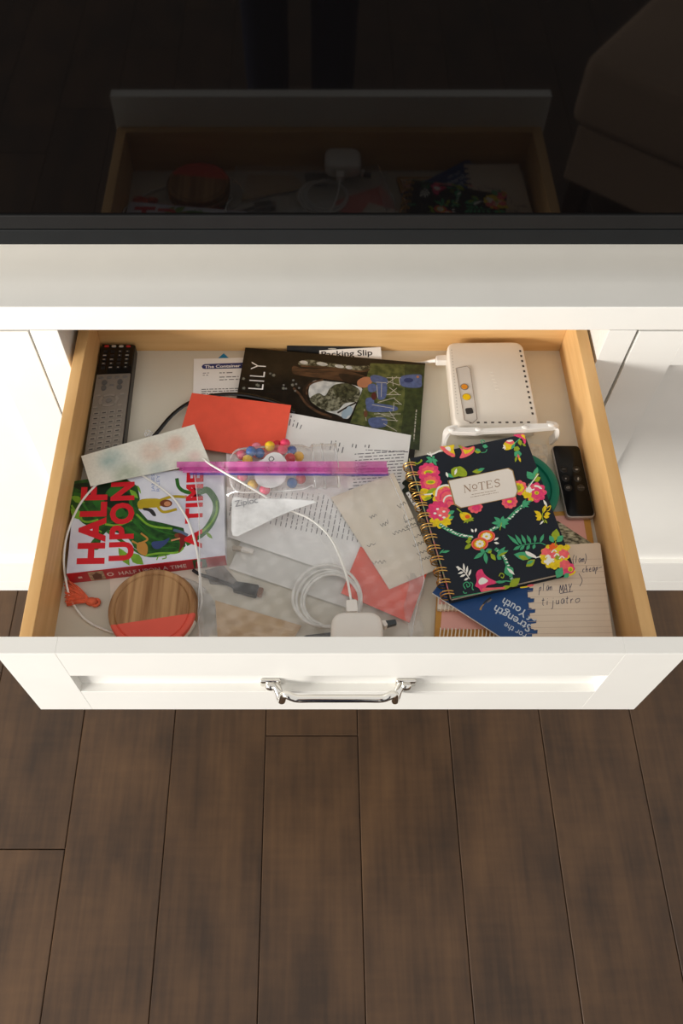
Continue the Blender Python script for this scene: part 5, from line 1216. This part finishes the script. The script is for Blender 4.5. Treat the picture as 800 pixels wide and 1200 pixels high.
for st, k in ((NN, 0), (TT, 2), (EE, 3)):
    off = {0: (279, 291), 2: (335, 281), 3: (365, 275.5)}[k]; serif(st, off[0], off[1], dU, 0, uY)
p.line([(320+9*math.cos(t)*1.0, 268+8.5*math.sin(t)) for t in [k*.4189 for k in range(16)]], 2.6, GT)
p.line([(313, 284), (330, 281)], 1.6, GT, smooth=False)
S0 = (398, 269.5)
p.line([(S0[0]+x*dU[0]*.85+y*uY[0], S0[1]+x*dU[1]*.85+y*uY[1]) for x, y in ((.08, .2), (.2, .04), (.55, 0), (.85, .2), (.7, .46), (.3, .58), (.12, .8), (.4, 1), (.75, .95), (.85, .78))], 3, GT)
p.words((308, 298), (96, -17), (.7, 5.5), 1, GT, size=.38, seed=3, ragged=.05); p.words((304, 308), (110, -19.5), (.7, 5.5), 1, GT, size=.38, seed=4, ragged=.03)
p.build('lettering', nb)

# ---- dark leaf-edged tag and white perforated strip under the rings
m_ = MB(); lt = [(475, 562), (480, 560), (484, 563), (492, 566), (500, 580), (500, 604), (494, 606), (488, 592), (482, 582), (474, 578), (471, 574), (475, 570), (471, 566)]
m_.prism([at(u, v, B+.0150) for u, v in cat2(lt, 3)][::-1], .0012)
tag(m_.build('felt_leaf', mat('dark_green_felt', (26, 34, 24), .9, .1, 300), None, smooth=0), 'dark green leaf shape poking out beneath the gold notebook rings', 'leaf')
ps = sheet('perforated_strip', 'narrow white strip with dark holes beside the gold rings', 'strip', [(475.5, 577.5), (479, 576), (493, 598), (489.5, 600)], B+.0158, PAPER, thick=.0005)
p = Print(B+.0158)
for k in range(5): p.ell((478.3+2.7*k, 580+4.2*k), .8, .8, INK)
p.build('holes', ps)

# ================================================================== SEEN ONLY IN THE SCREEN: photographer and ottoman
def person():
    t = thing('person', 'person in dark blue jeans standing before the drawer, seen in the screen', 'person', (-.03, -.37, 0))
    V = []; E = []; R = []
    def add(p_, r_, par=None):
        V.append(Vector(p_)); R.append(r_)
        if par is not None: E.append((par, len(V)-1))
        return len(V)-1
    cx_, cy_ = -.03, -.37
    pel = add((cx_, cy_-.02, .93), (.155, .11)); wa = add((cx_, cy_-.03, 1.08), (.13, .09), pel); chs = add((cx_, cy_-.04, 1.27), (.15, .10), wa); up = add((cx_, cy_-.035, 1.38), (.11, .075), chs); nk = add((cx_, cy_-.02, 1.46), (.052, .052), up)
    hd = add((cx_, cy_+.005, 1.53), (.07, .078), nk); hd2 = add((cx_, cy_+.015, 1.60), (.076, .092), hd); add((cx_, cy_+.005, 1.67), (.055, .065), hd2)
    for s_ in (-1, 1):
        hp = add((cx_+s_*.085, cy_-.02, .86), (.085, .09), pel); th_ = add((cx_+s_*.083, cy_-.015, .68), (.072, .075), hp); kn = add((cx_+s_*.080, cy_-.005, .50), (.056, .058), th_); cf = add((cx_+s_*.080, cy_-.025, .34), (.054, .058), kn); an_ = add((cx_+s_*.08, cy_-.03, .10), (.045, .05), cf)
        sh = add((cx_+s_*.165, cy_-.04, 1.37), (.055, .055), up); el = add((cx_+s_*.21, cy_+.06, 1.16), (.040, .040), sh); wr_ = add((cx_+s_*.10, cy_+.20, 1.34), (.026, .024), el); add((cx_+s_*.075, cy_+.225, 1.39), (.032, .018), wr_)
    me = bpy.data.meshes.new('body'); off = Vector(t.location); me.from_pydata([v-off for v in V], E, [])
    o = bpy.data.objects.new('body', me); COL.objects.link(o)
    m1 = o.modifiers.new('s', 'SKIN'); sv = me.skin_vertices[0].data
    for i, r_ in enumerate(R): sv[i].radius = r_
    sv[0].use_root = True
    m2 = o.modifiers.new('d', 'SUBSURF'); m2.levels = 2; m2.render_levels = 2
    dg = bpy.context.evaluated_depsgraph_get(); me2 = bpy.data.meshes.new_from_object(o.evaluated_get(dg)); bpy.data.objects.remove(o)
    for mm_ in (mat('dark_denim', (24, 32, 60), .85, .12, 300), mat('grey_sweater', (96, 96, 102), .9, .05), mat('skin', (214, 170, 144), .55, .02)): me2.materials.append(mm_)
    for f in me2.polygons:
        z_ = f.center.z; y_ = f.center.y; f.use_smooth = True
        f.material_index = 2 if (z_ > 1.44 and y_ < .12) or (y_ > .165 and z_ > 1.25) else (0 if z_ < .98 else 1)
    b_ = bpy.data.objects.new('body', me2); COL.objects.link(b_); b_.parent = t
    for s_ in (-1, 1):
        mb = MB(); X = cx_+s_*.08
        mb.box((X-.042, cy_-.10, .0006), (X+.042, cy_+.135, .075), .03, seg=4); mb.build('shoe', mat('dark_shoe', (38, 36, 36), .6), t, smooth=60)
        mb = MB(); hx = cx_+s_*.072; hy_, hz_ = cy_+.235, 1.40
        for k in range(4):
            bx = hx-s_*(.018-.012*k)*1; ln = (.062, .07, .066, .052)[k]
            mb.tube([(bx, hy_, hz_), (bx-s_*.012, hy_+.012, hz_+ln*.45), (bx-s_*.026, hy_+.004, hz_+ln*.75), (bx-s_*.03, hy_-.008, hz_+ln*.9)], [.0088, .0082, .0074, .006], seg=7, sub=3)
        mb.tube([(hx-s_*.02, hy_-.005, hz_-.01), (hx-s_*.045, hy_+.0, hz_+.01), (hx-s_*.055, hy_-.002, hz_+.035)], [.011, .0095, .007], seg=7, sub=3)
        mb.build('fingers', MATS['skin'], t, smooth=60)
    mb = MB(); hc = (cx_, cy_-.012, 1.625)
    mb.ball(hc, .098, sc=(.95, 1.02, .95), sub=3); mb.ball((cx_, cy_-.075, 1.50), .075, sc=(1.1, .6, 1.7), sub=3); mb.build('hair', mat('brown_hair', (70, 48, 34), .6, .2, 80), t, smooth=180)
    mb = MB(); fy = cy_+.098
    mb.ball((cx_, fy+.004, 1.575), .014, sc=(.8, 1.1, 1.3)); mb.build('nose', MATS['skin'], t, smooth=180)
    for s_ in (-1, 1):
        mb = MB(); mb.ball((cx_+s_*.03, fy-.006, 1.600), .010, sc=(1.2, .6, .7)); mb.build('eye', mat('eye_white', (60, 44, 36), .3), t, smooth=180)
        mb = MB(); mb.ball((cx_+s_*.078, cy_+.01, 1.585), .022, sc=(.4, .8, 1.3)); mb.build('ear', MATS['skin'], t, smooth=180)
    mb = MB(); mb.ball((cx_, fy-.006, 1.535), .018, sc=(1.2, .5, .35)); mb.build('mouth', mat('lips', (176, 96, 92), .5), t, smooth=180)
person()
ot = thing('ottoman', 'taupe upholstered ottoman right of the photographer, seen in the screen', 'ottoman', (1.12, -.33, 0))
TAUPE = mat('taupe_fabric', (176, 150, 128), .9, .05, 200); Mo = Matrix.Translation((1.12, -.33, 0)) @ Matrix.Rotation(math.radians(38), 4, 'Z')
m_ = MB(); m_.box((-.36, -.36, .28), (.36, .36, .45), .03, seg=3, M=Mo); m_.build('cushion', TAUPE, ot, smooth=50)
m_ = MB(); m_.box((-.34, -.34, .12), (.34, .34, .275), .01, M=Mo); m_.build('base', TAUPE, ot)
for a in (-1, 1):
    for b in (-1, 1):
        m_ = MB(); m_.box((a*.3-.025, b*.3-.025, .0004), (a*.3+.025, b*.3+.025, .125), .004, M=Mo); m_.build('leg', mat('dark_wood_leg', (54, 38, 28), .5), ot)
